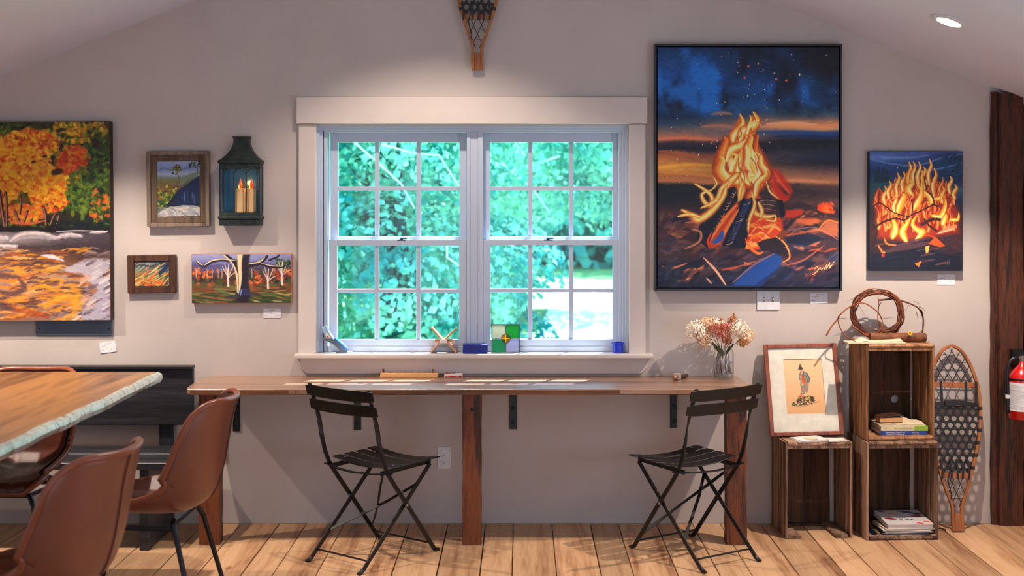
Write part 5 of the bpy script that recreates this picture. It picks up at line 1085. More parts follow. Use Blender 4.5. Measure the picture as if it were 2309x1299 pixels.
# ------------------------------------------------------------------ snowshoes
SH = [(0, .027), (.03, .030), (.08, .030), (.12, .032), (.16, .046), (.22, .066), (.28, .084), (.36, .106), (.46, .128), (.56, .137), (.64, .136), (.70, .128), (.76, .110), (.81, .090), (.85, .066), (.873, .043), (.884, .022), (.888, 0)]
def hwid(z):
    return float(np.interp(z, [q[0] for q in SH], [q[1] for q in SH]))
def snowshoe(loc, rot, label):
    t = empty('snowshoe', loc, rot=rot, label=label, cat='snowshoe')
    pts = [(-w + .008, 0, z) for z, w in SH[:-1]] + [(0, 0, SH[-1][0])] + [(w - .008, 0, z) for z, w in SH[:-1][::-1]]
    dense = cat_rom([(a, c) for a, b, c in pts], 4)
    MB().strap([(q[0], 0, q[1]) for q in dense], .016, .015, (0, 1, 0)).build('frame', M_snow, t, bevel=.0025)
    MB().b(-.013, .013, -.007, .007, .0, .085).build('tail_block', M_snow, t, bevel=.001)
    for z in (.698, .262): w = hwid(z) - .014; MB().b(-w, w, -.006, .006, z - .013, z + .013).build('crossbar', M_snow, t, bevel=.002)
    def lines(mb, z0, z1, pitch, ang, wd, y, inset=.012):
        zref = (z0 + z1) / 2; ca, sa = math.cos(ang), math.sin(ang); n_ = 0
        for k in range(-40, 41):
            run = []
            for j in range(-120, 121):
                u = j * .006; kk = k + (.5 if ang == 0 else 0); x = -sa * kk * pitch + ca * u; z = zref + ca * kk * pitch + sa * u
                if z0 <= z <= z1 and abs(x) <= hwid(z) - inset: run.append((x, y, z))
                elif run: break
            if len(run) > 2: mb.strap([run[0], run[-1]], wd, .0022, (-sa, 0, ca)); n_ += 1
    mb = MB(); lines(mb, .705, .874, .036, 0, .0035, 0); lines(mb, .705, .874, .036, math.radians(60), .0035, .002); lines(mb, .705, .874, .036, math.radians(-60), .0035, -.002)
    tag(mb.build('toe_lacing', M_lace, t), kind='stuff')
    mb = MB(); lines(mb, .275, .60, .032, 0, .0085, 0, .004); lines(mb, .275, .60, .032, math.radians(60), .0085, .0022, .004); lines(mb, .275, .60, .032, math.radians(-60), .0085, -.0022, .004)
    tag(mb.build('centre_lacing', M_lace, t), kind='stuff')
    mb = MB(); lines(mb, .105, .25, .050, 0, .0032, 0); lines(mb, .105, .25, .036, math.radians(66), .0032, .002); lines(mb, .105, .25, .036, math.radians(-66), .0032, -.002)
    tag(mb.build('heel_lacing', M_lace, t), kind='stuff')
    w = hwid(.605) - .003; MB().strap([(-w, -.002, .602), (-w * .5, -.006, .606), (w * .5, -.006, .606), (w, -.002, .602)], .020, .006, (0, 0, 1)).build('toe_cord', M_lace, t)
    for x in (-.112, -.060, .060, .110): MB().strap([(x * 1.02, -.008, .715), (x, -.009, .66), (x * .97, -.008, .605)], .013, .003, (1, 0, 0)).build('binding_strap', M_strap, t)
    bd = MB().b(-.05, .052, -.017, -.008, .592, .622).build('binding', M_strap, t, bevel=.004)
    MB().tube([(.008, -.019, .600), (.026, -.019, .600), (.026, -.019, .614), (.008, -.019, .614)], .0013, 6, closed=True).build('buckle', M_steel, bd)
    for s_ in (-1, 1):
        for z in (.30, .36, .42, .48, .54, .585): w = hwid(z); MB().b(s_ * (w - .018), s_ * (w + .002), -.010, .010, z - .008, z + .010).build('lashing', M_lace, t, bevel=.003)
    for x in (-.07, -.025, .005, .03, .06): MB().strap([(x, -.008, .245), (x + .003, -.009, .29), (x - .006, -.007, .34)], .010, .003, (1, 0, 0)).build('heel_strap', M_strap, t)
    MB().strap([(-.03, -.010, .29), (-.045, -.013, .24), (-.028, -.011, .17), (-.03, -.008, .15)], .006, .002, (1, 0, 0)).build('loose_thong', M_strap, t)
    return t
lean = math.asin(.135 / .886)
snowshoe((PX(2160, .175), -.175, .006), (lean * -1, math.radians(1.0), 0), 'wooden snowshoe standing on its tail against the wall by the timber post')
MBX = snowshoe((PX(1076, .03), -.032, PZ(158, .03)), (0, math.radians(.4), 0), 'wooden snowshoe hanging tail down on the wall above the window')

# ------------------------------------------------------------------ fire extinguisher
ED = .165; ex, ez0 = PX(2306, ED), PZ(944, ED)
t = empty('fire_extinguisher', (ex, -ED, ez0), label='red fire extinguisher with a black hose hung on the timber post', cat='extinguisher')
R_ = 31.5 * K(ED); hb = (944 - 828) * K(ED)
MB().lathe([(R_ * .9, 0), (R_, .006), (R_, hb * .74), (R_ * .96, hb * .82), (R_ * .78, hb * .92), (R_ * .5, hb * 1.0), (R_ * .28, hb * 1.06), (R_ * .24, hb * 1.12)], n=40).build('cylinder', M_red, t, smooth='all')
mb = MB(); uvl = mb.bm.loops.layers.uv.verify(); prev = None; n = 20
for i in range(n + 1):
    a = math.radians(-172 + 164 * i / n); q = [mb.bm.verts.new(((R_ + .0008) * math.cos(a), (R_ + .0008) * math.sin(a), z)) for z in (hb * .17, hb * .72)]
    if prev:
        f = mb.bm.faces.new((prev[0], q[0], q[1], prev[1]))
        for l, u in zip(f.loops, (((i - 1) / n, 0), (i / n, 0), (i / n, 1), ((i - 1) / n, 1))): l[uvl].uv = u
    prev = q
mb.build('label', img_mat('extinguisher_label', IM_LABEL, .4, 0), t, flip=False, smooth='all')
MB().lathe([(R_ + .0015, 0), (R_ + .0025, .001), (R_ + .0025, .008), (R_ + .0015, .009)], (0, 0, hb * .76), 40).build('strap', M_black, t)
hd = MB().box((0, 0, hb * 1.17), (.028, .028, .03)).build('valve', M_steel, t, bevel=.003)
MB().lathe([(.014, 0), (.015, .004), (.012, .008)], (.012, -.016, hb * 1.17), 20, Matrix.Rotation(PI / 2, 3, 'X')).build('gauge', mat('gauge_face', (214, 150, 150), .3), hd)
MB().strap([(-.02, 0, hb * 1.25), (.02, 0, hb * 1.28), (.06, 0, hb * 1.26)], .016, .004, (0, 1, 0)).build('handle', M_black, t)
MB().strap([(0, 0, hb * 1.29), (.03, 0, hb * 1.36), (.07, 0, hb * 1.38)], .016, .004, (0, 1, 0)).build('lever', M_black, t)
MB().tube([(-.012, 0, hb * 1.18), (-.026, 0, hb * 1.19)], .009, 12).build('hose_fitting', M_steel, t)
ho = cat_rom([(-.024, hb * 1.19), (-.05, hb * 1.17), (-.072, hb * 1.06), (-.078, hb * .85), (-.076, hb * .5), (-.076, hb * .12)], 6)
MB().tube([(q[0], -.01, q[1]) for q in ho], .0085, 12).build('hose', M_black, t, smooth='all')
MB().lathe([(.0105, 0), (.0105, .018)], (-.076, -.01, hb * .40), 16).build('hose_clip', M_white, t)
MB().b(-.022, .03, ED - .056 - .05, ED - .056, hb * 1.02, hb * 1.3).build('wall_bracket', M_black, t)
MB().b(-.012, .012, R_ - .002, ED - .056, hb * .1, hb * 1.1).build('wall_bracket', M_black, t)

# ------------------------------------------------------------------ framed print leaning on the left crate
dz = .448; lean = math.asin(.115 / dz)
t = empty('framed_print', (PX(1820, .15), -.150, .4610), rot=(-lean, math.radians(-1.1), math.radians(1.5)), label='red-brown framed old print of a man in a hat, atop the left crate', cat='picture')
W, H = .180, .446
M_fr = wood('reddish_frame', [(70, 32, 22), (122, 62, 42), (146, 80, 56), (96, 46, 32)], 2, 30, .08, .4, vary=.05, coat=.2)
for s_ in (-1, 1): MB().b(s_ * (W - .020), s_ * W, -.010, .010, 0, H).build('frame_side', M_fr, t, bevel=.003, seg=2)
for a, b in ((0, .020), (H - .020, H)): MB().b(-W + .020, W - .020, -.010, .010, a, b).build('frame_side', M_fr, t, bevel=.003, seg=2)
MB().b(-W + .018, W - .018, .004, .008, .018, H - .018).build('backing', M_side, t)
mx0, mx1, mz0, mz1 = -.088, .102, .106, .372
mb = MB(); mb.b(-W + .018, mx0, -.001, .001, .018, H - .018); mb.b(mx1, W - .018, -.001, .001, .018, H - .018); mb.b(mx0, mx1, -.001, .001, .018, mz0); mb.b(mx0, mx1, -.001, .001, mz1, H - .018)
mb.build('mat_board', mat('mat_board', (216, 212, 196), .8), t)
MB().quad_uv([(mx0, .0025, mz0), (mx1, .0025, mz0), (mx1, .0025, mz1), (mx0, .0025, mz1)]).build('print', img_mat('old_print', IM_MAN, .7, 0), t, flip=False)

# ------------------------------------------------------------------ books and papers
def book(loc, rz, size, label, cover, pages, cat='book', name='book', group=None, spine='front', tilt=0, title=None, extra=None):
    w, d_, h = size; t = empty(name, loc, rot=(tilt, 0, rz), label=label, cat=cat, group=group); c = min(.0018, h * .2)
    MB().b(-w / 2 + .002, w / 2 - .003, -d_ / 2 + (0 if spine == 'front' else .003), d_ / 2 - .003, c, h - c).build('pages', pages, t)
    MB().b(-w / 2, w / 2, -d_ / 2, d_ / 2, h - c, h).build('front_cover', cover, t); MB().b(-w / 2, w / 2, -d_ / 2, d_ / 2, 0, c).build('back_cover', cover, t)
    if spine == 'front': MB().b(-w / 2, w / 2, -d_ / 2 - .0015, -d_ / 2, 0, h).build('spine', cover, t)
    if title:
        for txt, x, z, s_, m in title: text_part(txt, s_, Matrix.Translation((x, -d_ / 2 - .0018, z)) @ Matrix.Rotation(PI / 2, 4, 'X'), m, t)
    if extra: extra(t)
    return t
M_blueb = mat('blue_cover', (24, 66, 148), .4, noise=.05); M_greenb = mat('lime_cover', (140, 178, 40), .4, noise=.05); M_creamb = mat('cream_cover', (222, 206, 160), .45, noise=.05); M_darkc = mat('dark_magazine_cover', (24, 40, 58), .3, noise=.4, nscale=30, col2=(10, 14, 24)); M_ink = mat('printed_ink', (40, 34, 34), .6); M_inkg = mat('grey_ink', (120, 104, 80), .6); M_redc = mat('red_print', (180, 30, 24), .5)
zb = .4635 + .0185; bx = PX(2040, .27)
book((bx, -.175, zb + .0008), CRA * .2, (.222, .17, .0215), 'blue-spined winemaking book at the bottom of the pile in the top crate', M_blueb, M_paper, group='books in the top crate', title=[('Biodynamic, Organic and', -.086, .0118, .0088, M_paper), ('Natural Winemaking', -.086, .0035, .0100, M_paper), ('BRITT & PER', .035, .0122, .0062, M_paper), ('KARLSSON', .040, .0048, .0062, M_paper)])
def green_end(t): MB().b(.048, .1115, -.0868, -.0855, .0, .0225).build('spine_band', M_greenb, t); MB().b(.048, .1112, -.0855, .08, .0222, .0229).build('cover_band', M_greenb, t)
book((bx + .001, -.176, zb + .0228), 0, (.222, .17, .0222), 'cream and green spined vineyard book in the middle of the top crate pile', M_creamb, M_paper, group='books in the top crate', title=[('An Unlikely Vineyard', -.048, .008, .0112, M_inkg), ('ALICE', -.098, .009, .0055, M_inkg)], extra=green_end)
t = empty('booklet', (bx - .006, -.175, zb + .0460), label='pale open booklet with a curling page on the pile in the top crate', cat='booklet')
MB().b(-.112, .108, -.085, .08, 0, .0055).build('pages', M_cream, t)
mb = MB(); rows = []
for i in range(9):
    f = i / 8; x = -.108 + .214 * f; z = .0065 + .006 * math.sin(f * 9) * (1 - f) + .024 * max(0, 1 - abs(f - .62) * 4)
    rows.append([mb.bm.verts.new((x, -.082, .006 + (.002 if 0 < i < 8 else 0))), mb.bm.verts.new((x + .01, .0, (z + .006) / 2 + .001)), mb.bm.verts.new((x, .075, z))])
for a, b in zip(rows, rows[1:]):
    for q in range(2): mb.bm.faces.new((a[q], b[q], b[q + 1], a[q + 1]))
mb.build('top_page', M_cream, t, smooth='all')
t = empty('small_box', (PX(2011, .25), -.20, zb + .0605), rz=.04, label='little open wooden box with a dark leather flap, on top of the books', cat='box')
MB().b(-.056, .056, -.04, .04, 0, .020).build('box_body', mat('tan_card', (212, 158, 104), .6, noise=.08), t, bevel=.001)
mb = MB(); mb.strap([(-.058, 0, .021), (-.02, 0, .026), (.03, 0, .032), (.058, 0, .030)], .084, .003, (0, 1, 0)); mb.build('flap', mat('worn_leather', (70, 40, 28), .5, noise=.3), t)
# papers on the left crate
for loc, rz, w, d_, h, nn, lab in (((PX(1824, .24), -.235, .4565), .25, .150, .105, .006, 3, 'white booklet lying askew on top of the left crate'), ((PX(1884, .25), -.245, .4565), .12, .088, .07, .004, 2, 'small thin white leaflet beside the booklet on the left crate')):
    t = empty('booklet', loc, rz=rz, label=lab, cat='booklet')
    for i in range(nn):
        MB().box((.003 * i, .002 * i, h * (i + .5) / nn + (.001 * i)), (w, d_, h / nn), Matrix.Rotation(.05 * i, 3, 'Z')).build('sheet', M_paper, t)
    if nn == 3: MB().lathe([(.034, 0), (.034, .0003)], (.01, -.005, h + .0036), 20, Matrix.Rotation(0, 3, 'X')).build('printed_patch', M_cream, t)
# magazines and the cider book in the bottom crate
mz = .0195
mags = [(.215, .0038, .02, M_darkc, 'lowest magazine of the pile in the bottom crate'), (.220, .0045, -.05, M_darkc, 'second magazine from the bottom in the bottom crate'), (.230, .0050, .07, M_paper, 'third magazine from the bottom in the bottom crate'), (.225, .0042, -.02, M_paper, 'pale magazine directly under the cream one in the bottom crate'), (.235, .0048, .10, M_cream, 'cream magazine jutting right, just under the cider book')]
for i, (w, h, rz, m, lab) in enumerate(mags):
    book((PX(2036, .24) + (.004, .0, .008, .004, .012)[i], -.205, mz), rz, (w, .185, h), lab, m, M_paper, cat='magazine', name='magazine', group='magazines in the bottom crate', spine='back')
    mz += h + .0011
def cider(t):
    MB().quad_uv([(-.109, -.102, .0221), (.109, -.102, .0221), (.109, .102, .0221), (-.109, .102, .0221)]).build('cover_print', img_mat('cider_cover', IM_CIDER, .35, 0), t, flip=False)
    text_part('CIDER', .034, Matrix.Translation((-.055, -.045, .0224)), M_ink, t); text_part('CRAFT', .022, Matrix.Translation((-.04, -.012, .0224)), M_ink, t)
book((PX(2040, .23) + .003, -.195, mz + .0095), .06, (.220, .205, .0218), 'thick cookbook with red apples and CIDER on its cover, topping the magazines', M_paper, M_paper, cat='book', spine='back', tilt=.085, extra=cider)
for i in range(3):
    t = empty('magazine', (1.664 + .010 * i, -.20, .021 + .001 * i), rot=(0, math.radians(-(52 - 9 * i)), 0), label=('dark glossy magazine leaning steepest, against the left side of the bottom crate', 'dark blue magazine leaning in the middle of three in the bottom crate', 'dark magazine with pale edges leaning nearest the cider book')[i], cat='magazine', group='dark magazines leaning in the bottom crate')
    MB().b(-.045, .001, -.095, .09, 0, .002).build('cover', M_darkc, t); MB().b(-.044, .0, -.0955, .088, -.0016, -.0001).build('pages', M_paper, t)

# ------------------------------------------------------------------ on top of the crates: vine wreath, log, flower, bark
def W5(x, y, d=.13): return P(1840 + x / 7.697, 640 + y / 7.697, d)
wc = W5(1050, 540, .12)
t = empty('vine_wreath', Vector((wc.x, wc.y, .920)), label='wreath of twisted brown vines with long stray tendrils on the crate stack', cat='wreath')
r = random.Random(12)
for i in range(13):
    ph = r.uniform(0, 6); R1 = r.uniform(385, 445); m_ = V = []
    pts = []
    for k in range(48):
        a = 2 * PI * k / 48; rad = R1 + 26 * math.sin(2 * a + ph) + 14 * math.sin(5 * a + ph * 2)
        pts.append(W5(1060 + rad * math.cos(a) * 1.02, 520 + rad * .93 * math.sin(a), .12 + .016 * math.sin(3 * a + ph * 3) + r.uniform(-.001, .001)))
    MB().tube(pts, [.0034 + .0014 * math.sin(k * .7 + ph) for k in range(48)], 7, closed=True).build('vine', M_vine if i % 3 else M_vine2, t, world=True, smooth='all')
def vine(pts, r0, r1, m, name='vine', d=.125, n=8):
    q = cat_rom(pts, n); L_ = len(q)
    return MB().tube([W5(a[0], a[1], d + .006 * math.sin(i * .3)) for i, a in enumerate(q)], [r0 + (r1 - r0) * i / L_ for i in range(L_)], 7).build(name, m, t, world=True, smooth='all')
vine([(180, 895), (270, 740), (380, 610), (400, 560), (500, 460), (620, 385), (760, 330), (880, 355), (1000, 430), (1090, 520), (1150, 640), (1140, 760), (1060, 860), (990, 915)], .0040, .0028, M_vine2, d=.145)
vine([(385, 610), (400, 720), (470, 850), (560, 935), (680, 965)], .003, .0022, M_vine2, d=.145)
vine([(1090, 285), (1250, 270), (1370, 255), (1470, 290), (1560, 320), (1700, 375), (1790, 440), (1850, 560), (1865, 700), (1840, 880)], .0046, .0035, M_vine, d=.12)
vine([(1790, 400), (1840, 420), (1900, 480)], .0018, .0006, M_vine, d=.12); vine([(1780, 430), (1840, 480), (1860, 600), (1850, 760), (1860, 830)], .003, .002, M_vine, d=.125)
vine([(1075, 240), (1090, 330), (1085, 450), (1070, 580), (1090, 690), (1150, 790), (1260, 890)], .002, .0028, M_vine2, d=.14); vine([(1140, 320), (1095, 380), (1075, 470)], .0016, .0016, M_vine, d=.14)
vine([(640, 735), (740, 810), (880, 905)], .0052, .0048, M_vine2, d=.15); vine([(800, 170), (850, 125), (960, 112), (1120, 135), (1260, 185)], .002, .002, M_vine, d=.11); vine([(710, 270), (790, 200), (930, 170)], .004, .003, M_vine2, d=.11)
vine([(1460, 700), (1420, 820), (1340, 890)], .004, .003, M_vine, d=.12); vine([(640, 620), (800, 790), (1000, 870), (1180, 800), (1320, 760)], .005, .004, M_vine, d=.13); vine([(1000, 800), (1200, 830), (1400, 780)], .004, .003, M_vine, d=.14)
for (x, y, ang, L_, amp) in ((800, 190, 2.75, 300, 12), (1620, 370, 2.3, 160, 16), (1740, 480, 1.35, 110, 20), (400, 600, .05, 130, 16), (1700, 300, .5, 110, 10), (1500, 560, -.9, 70, 6), (760, 390, 1.1, 170, 10), (1170, 600, -.05, 180, 8), (490, 960, 1.8, 90, 12), (1830, 820, 2.6, 110, 12), (1960, 990, 2.2, 60, 8), (680, 690, 1.5, 200, 5)):
    pts = []
    for k in range(40):
        f = k / 39; a = f * 34; pts.append(W5(x + math.cos(ang) * L_ * f + amp * f * math.cos(a) * .8, y + math.sin(ang) * L_ * f + amp * f * math.sin(a), .115 + .002 * math.cos(a)))
    MB().tube(pts, [.0009 * (1.2 - .7 * k / 39) for k in range(40)], 5).build('tendril', M_vine, t, world=True)
cz = .9195
t = empty('log', (1.835, -.20, cz + .0225), label='short brown bark-covered log lying under the wreath on the crate', cat='log')
mb = MB(); M90 = Matrix.Rotation(PI / 2, 3, 'Y')
L0, L1 = PX(1962, .2) - 1.835, PX(2087, .2) - 1.835
mb.lathe([(.0215, L0), (.0222, L0 + .01), (.0212, L0 + .08), (.0218, L0 + .16), (.0210, L1 - .012), (.0222, L1 - .004), (.0200, L1)], n=22, M=M90)
mb.build('bark', mat('log_bark', (128, 74, 34), .7, noise=.3, nscale=30, bump=.4, col2=(84, 44, 20)), t, smooth=True)
MB().lathe([(.0185, 0), (.018, .0012), (.006, .0016)], (L1 - .0002, 0, 0), 20, M90).build('cut_end', mat('log_end', (96, 56, 30), .8), t)
t = empty('flower', W5(1632, 858, .235), rot=(1.0, 0, .1), label='single yellow daisy-like flower resting on the log', cat='flower')
M_yel = mat('yellow_petal', (246, 190, 16), .5, noise=.1); M_oc = mat('flower_centre', (206, 96, 14), .7)
MB().lathe([(.005, -.001), (.0055, .002), (.003, .004)], (0, 0, 0), 12).build('centre', M_oc, t, smooth='all')
for k in range(18):
    a = 2 * PI * k / 18; ca, sa = math.cos(a), math.sin(a); L_ = .0115
    mb = MB(); mb.bm.faces.new([mb.bm.verts.new(q) for q in ((.004 * ca, .004 * sa, .001), (.009 * ca - .0022 * sa, .009 * sa + .0022 * ca, .002), (L_ * ca, L_ * sa, .0005), (.009 * ca + .0022 * sa, .009 * sa - .0022 * ca, .002))])
    mb.build('petal', M_yel, t)
t = empty('booklet', (PX(1975, .26), -.235, cz + .0005), label='cream open booklet with warped pages lying in front of the wreath', cat='booklet')
MB().b(-.138, .136, -.045, .04, 0, .007).build('pages', M_cream, t, bevel=.001)
mb = MB(); rows = []
for i in range(21):
    f = i / 20; x = -.095 + .222 * f; z = .0075 + .016 * math.exp(-((f - .18) / .10) ** 2) + .012 * f ** 2 + .002
    rows.append([mb.bm.verts.new((x, -.040 + .012 * f, .0072 + .3 * (z - .007))), mb.bm.verts.new((x, 0, (z + .0085) / 1.7)), mb.bm.verts.new((x, .036, z))])
for a, b in zip(rows, rows[1:]):
    for q in range(2): mb.bm.faces.new((a[q], b[q], b[q + 1], a[q + 1]))
o = mb.build('warped_page', M_cream, t, smooth='all'); md = o.modifiers.new('s', 'SOLIDIFY'); md.thickness = .0015

# ------------------------------------------------------------------ vase of dried flowers, on the counter
VD = .115; vx = PX(1631.5, VD)
t = empty('glass_jar', (vx, -VD, TZ + .0005), label='clear glass jar with a little water standing on the right end of the counter', cat='jar')
k = K(VD); Rj = 23.2 * k; Hj = 74 * k
MB().lathe([(Rj * .86, 0), (Rj * .98, .006), (Rj, .02), (Rj, Hj * .80), (Rj * .93, Hj * .88), (Rj * .80, Hj * .94), (Rj * .82, Hj), (Rj * .78, Hj), (Rj * .76, Hj * .94), (Rj * .89, Hj * .87), (Rj * .955, Hj * .8), (Rj * .955, .02), (Rj * .8, .008)], n=40).build('glass', glass('jar_glass', (.985, .99, .99), .07, .03), t, smooth='all')
MB().lathe([(Rj * .86, .0085), (Rj * .93, .014), (Rj * .93, .026), (Rj * .90, .026)], n=32).build('water', glass('jar_water', (.93, .94, .90), .06, .02), t, smooth='all')
t = empty('bouquet', (vx, -VD, TZ + .012), label='bunch of dried cream hydrangeas, rust blooms and orange sprigs in the glass jar', cat='flowers')
M_stem = mat('dried_stem', (92, 52, 34), .7, noise=.3); M_stemg = mat('green_stem', (84, 84, 40), .7, noise=.3)
def pet(name, c1, c2): return mat(name, c1, .65, noise=.3, nscale=60, col2=c2)
M_h1 = pet('cream_petals', (250, 244, 236), (244, 214, 170)); M_h2 = pet('pale_petals', (250, 226, 196), (240, 190, 130)); M_h3 = pet('rust_petals', (190, 84, 50), (140, 52, 34)); M_h4 = pet('orange_petals', (206, 120, 34), (150, 76, 20)); M_h5 = pet('pink_petals', (226, 140, 140), (190, 90, 90)); M_h6 = pet('gold_petals', (220, 160, 80), (180, 110, 50))
def local(x, y, d): q = P(x, y, d); return q - t.location
def head(x, y, d, rr_, n_, m, sz, seed, sq=.85):
    c = local(x, y, d); r = np.random.RandomState(seed); mb = MB()
    for i in range(n_):
        dr = r.normal(size=3); dr /= np.linalg.norm(dr); dr = Vector(dr); rad = rr_ * (1 - .35 * r.rand() ** 2); o_ = c + Vector((dr.x, dr.y, dr.z * sq)) * rad
        nn = (dr + Vector(r.normal(size=3)) * .35).normalized(); a = nn.orthogonal().normalized(); a = Matrix.Rotation(r.rand() * 6, 3, nn) @ a; b = nn.cross(a); s_ = sz * (.7 + .6 * r.rand())
        mb.bm.faces.new([mb.bm.verts.new(o_ + v_) for v_ in (a * s_ * .1, a * s_ * .6 + b * s_ * .45 + nn * s_ * .1, a * s_ * 1.1, a * s_ * .6 - b * s_ * .45 + nn * s_ * .1)])
    return tag(mb.build('flower_head', m, t), kind='stuff')
heads = [(1572, 745, .125, .052, 520, M_h1, .0105, 1, .95), (1590, 768, .12, .032, 220, M_h2, .011, 2, 1.1), (1596, 728, .11, .040, 320, M_h2, .010, 3, .7), (1612, 744, .145, .040, 900, M_h3, .0045, 4, .9), (1630, 752, .15, .036, 700, M_h3, .0045, 5, 1.1), (1618, 730, .09, .036, 260, M_h1, .010, 6, .7), (1666, 742, .135, .046, 480, M_h1, .0105, 7, .95), (1682, 757, .12, .038, 300, M_h2, .0105, 8, 1.0), (1676, 772, .12, .028, 160, M_h6, .010, 9, .9), (1640, 765, .13, .026, 260, M_h4, .006, 10, 1.0), (1583, 756, .10, .036, 200, M_h6, .010, 11, 1.0), (1636, 737, .12, .026, 70, M_h5, .010, 12, .7)]
for h_ in heads:
    head(*h_)
for (x0_, y0_, pts) in ((0, 0, [(1640, 775), (1640, 745), (1650, 725), (1656, 708)]), (0, 0, [(1636, 770), (1636, 745), (1640, 728), (1655, 716)]), (0, 0, [(1630, 770), (1628, 740), (1624, 718)]), (0, 0, [(1642, 770), (1648, 740), (1662, 722)])):
    q = [local(x, y, .11) for x, y in pts]; sp = MB().tube(q, .0015, 5).build('sprig', M_stem, t)
    mb = MB(); r = random.Random(len(pts) + int(pts[-1][0]))
    for i in range(150):
        f = r.uniform(.35, 1) * (len(q) - 1); a = min(int(f), len(q) - 2); c = q[a].lerp(q[a + 1], f - a) + Vector([r.gauss(0, .006) for _ in range(3)]); v = Vector([r.gauss(0, 1) for _ in range(3)]).normalized(); u_ = v.orthogonal().normalized(); s_ = r.uniform(.003, .006)
        mb.bm.faces.new([mb.bm.verts.new(c + z_) for z_ in (u_ * s_, v.cross(u_) * s_ * .5, -u_ * s_, -v.cross(u_) * s_ * .5)])
    tag(mb.build('bloom', M_h4, sp), kind='stuff')
for i, (hx, hy, bx_, gx_) in enumerate(((1572, 750, 1614, 1620), (1590, 768, 1618, 1622), (1612, 750, 1623, 1624), (1630, 755, 1627, 1626), (1666, 748, 1648, 1636), (1682, 760, 1650, 1640), (1640, 765, 1638, 1632), (1600, 745, 1627, 1622), (1655, 740, 1645, 1634))):
    dq = .10 + .006 * (i % 4); MB().tube([local(bx_, 843, dq), local((bx_ + gx_) / 2, 825, dq), local(gx_ + (3 if i > 3 else -3), 806, .115), local(gx_, 786, .115), local(hx, hy, .12)], .0016, 6).build('stem', M_stem, t, smooth='all')
for i, (x, y, x2, y2) in enumerate(((1625, 800, 1604, 768), (1640, 798, 1655, 770), (1628, 806, 1618, 776), (1636, 804, 1646, 776), (1630, 812, 1626, 780))):
    a, b = local(x, y, .12), local(x2, y2, .125); mb = MB(); sd = Vector((.009, 0, .004)); m_ = (a + b) / 2 + Vector((0, -.005, 0))
    mb.bm.faces.new([mb.bm.verts.new(q) for q in (a, m_ + sd, b, m_ - sd)]); mb.build('leaf', M_stemg, t)

# ------------------------------------------------------------------ little things on the counter
t = empty('cribbage_board', (PX(923, .04), -.042, TZ + .0005), rz=-.012, label='light wooden peg board lying on the counter under the window', cat='game')
M_maple = wood('light_maple', [(176, 112, 60), (214, 156, 100), (228, 174, 118), (200, 140, 86)], 0, 20, .06, .45, vary=.05)
w = 66 * K(.04); mb = MB(); mb.prism([(-w, 0), (w - .006, 0), (w, .008), (w - .004, .021), (-w + .006, .021), (-w + .004, .012)], lambda u, v, ww: Vector((u, ww, v)), -.028, .028); mb.build('board', M_maple, t, bevel=.001)
for i in range(7): MB().b(-w + .05 + i * .035, -w + .052 + i * .035, -.012, .020, .0212, .0218).build('groove', mat('peg_groove', (120, 74, 40), .7), t)
for x, m in ((-w + .012, M_vine2), (-w + .018, M_black), (w - .022, M_vine2), (w - .028, M_black)): MB().lathe([(.0018, .02), (.0018, .032), (.0028, .034), (.0022, .038)], (x, .006, 0), 8).build('peg', m if m is M_black else mat('copper_peg', (206, 110, 70), .35, metal=.6), t)
t = empty('card_box', (PX(1023, .045), -.045, TZ + .0005), label='small red and white box of cards lying beside the peg board', cat='box')
w = 20.5 * K(.045)
MB().b(-w, w, -.03, .03, 0, .0185).build('box_body', M_paper, t, bevel=.0008)
M_cr = mat('card_red', (190, 22, 30), .45)
MB().b(-w + .003, w - .003, -.0306, -.0300, .002, .011).build('red_panel', M_cr, t)
text_part('PLAYING', .0052, Matrix.Translation((-w + .006, -.0308, .0045)) @ Matrix.Rotation(PI / 2, 4, 'X'), M_paper, t); text_part('CARDS', .0052, Matrix.Translation((.010, -.0308, .0045)) @ Matrix.Rotation(PI / 2, 4, 'X'), M_paper, t)
MB().b(-w + .003, -.008, -.02, .02, .0185, .0188).build('red_print', M_cr, t); MB().b(-.004, .008, -.012, .02, .0185, .0188).build('blue_print', M_blueb, t)
t = empty('hammer', (PX(1530, .13), -.13, TZ + .0005), rz=math.radians(-38), label='small mallet with a dark handle and pale metal head lying near the jar', cat='tool')
MB().tube([(0, .078, .011), (0, .055, .0105), (0, .02, .010), (0, -.005, .012)], [.009, .011, .010, .008], 12).build('handle', mat('dark_handle', (80, 56, 46), .5, noise=.3), t, smooth='all')
MB().box((0, -.012, .016), (.030, .028, .030)).build('head', mat('pale_metal', (186, 176, 176), .3, metal=.4, noise=.1), t, bevel=.003)
MB().lathe([(.012, 0), (.0125, .02), (.010, .024), (.008, .030)], (.002, -.022, .0155), 18, Matrix.Rotation(PI / 2, 3, 'X')).build('nose', mat('brass_nose', (170, 130, 110), .35, metal=.5), t, smooth=True)

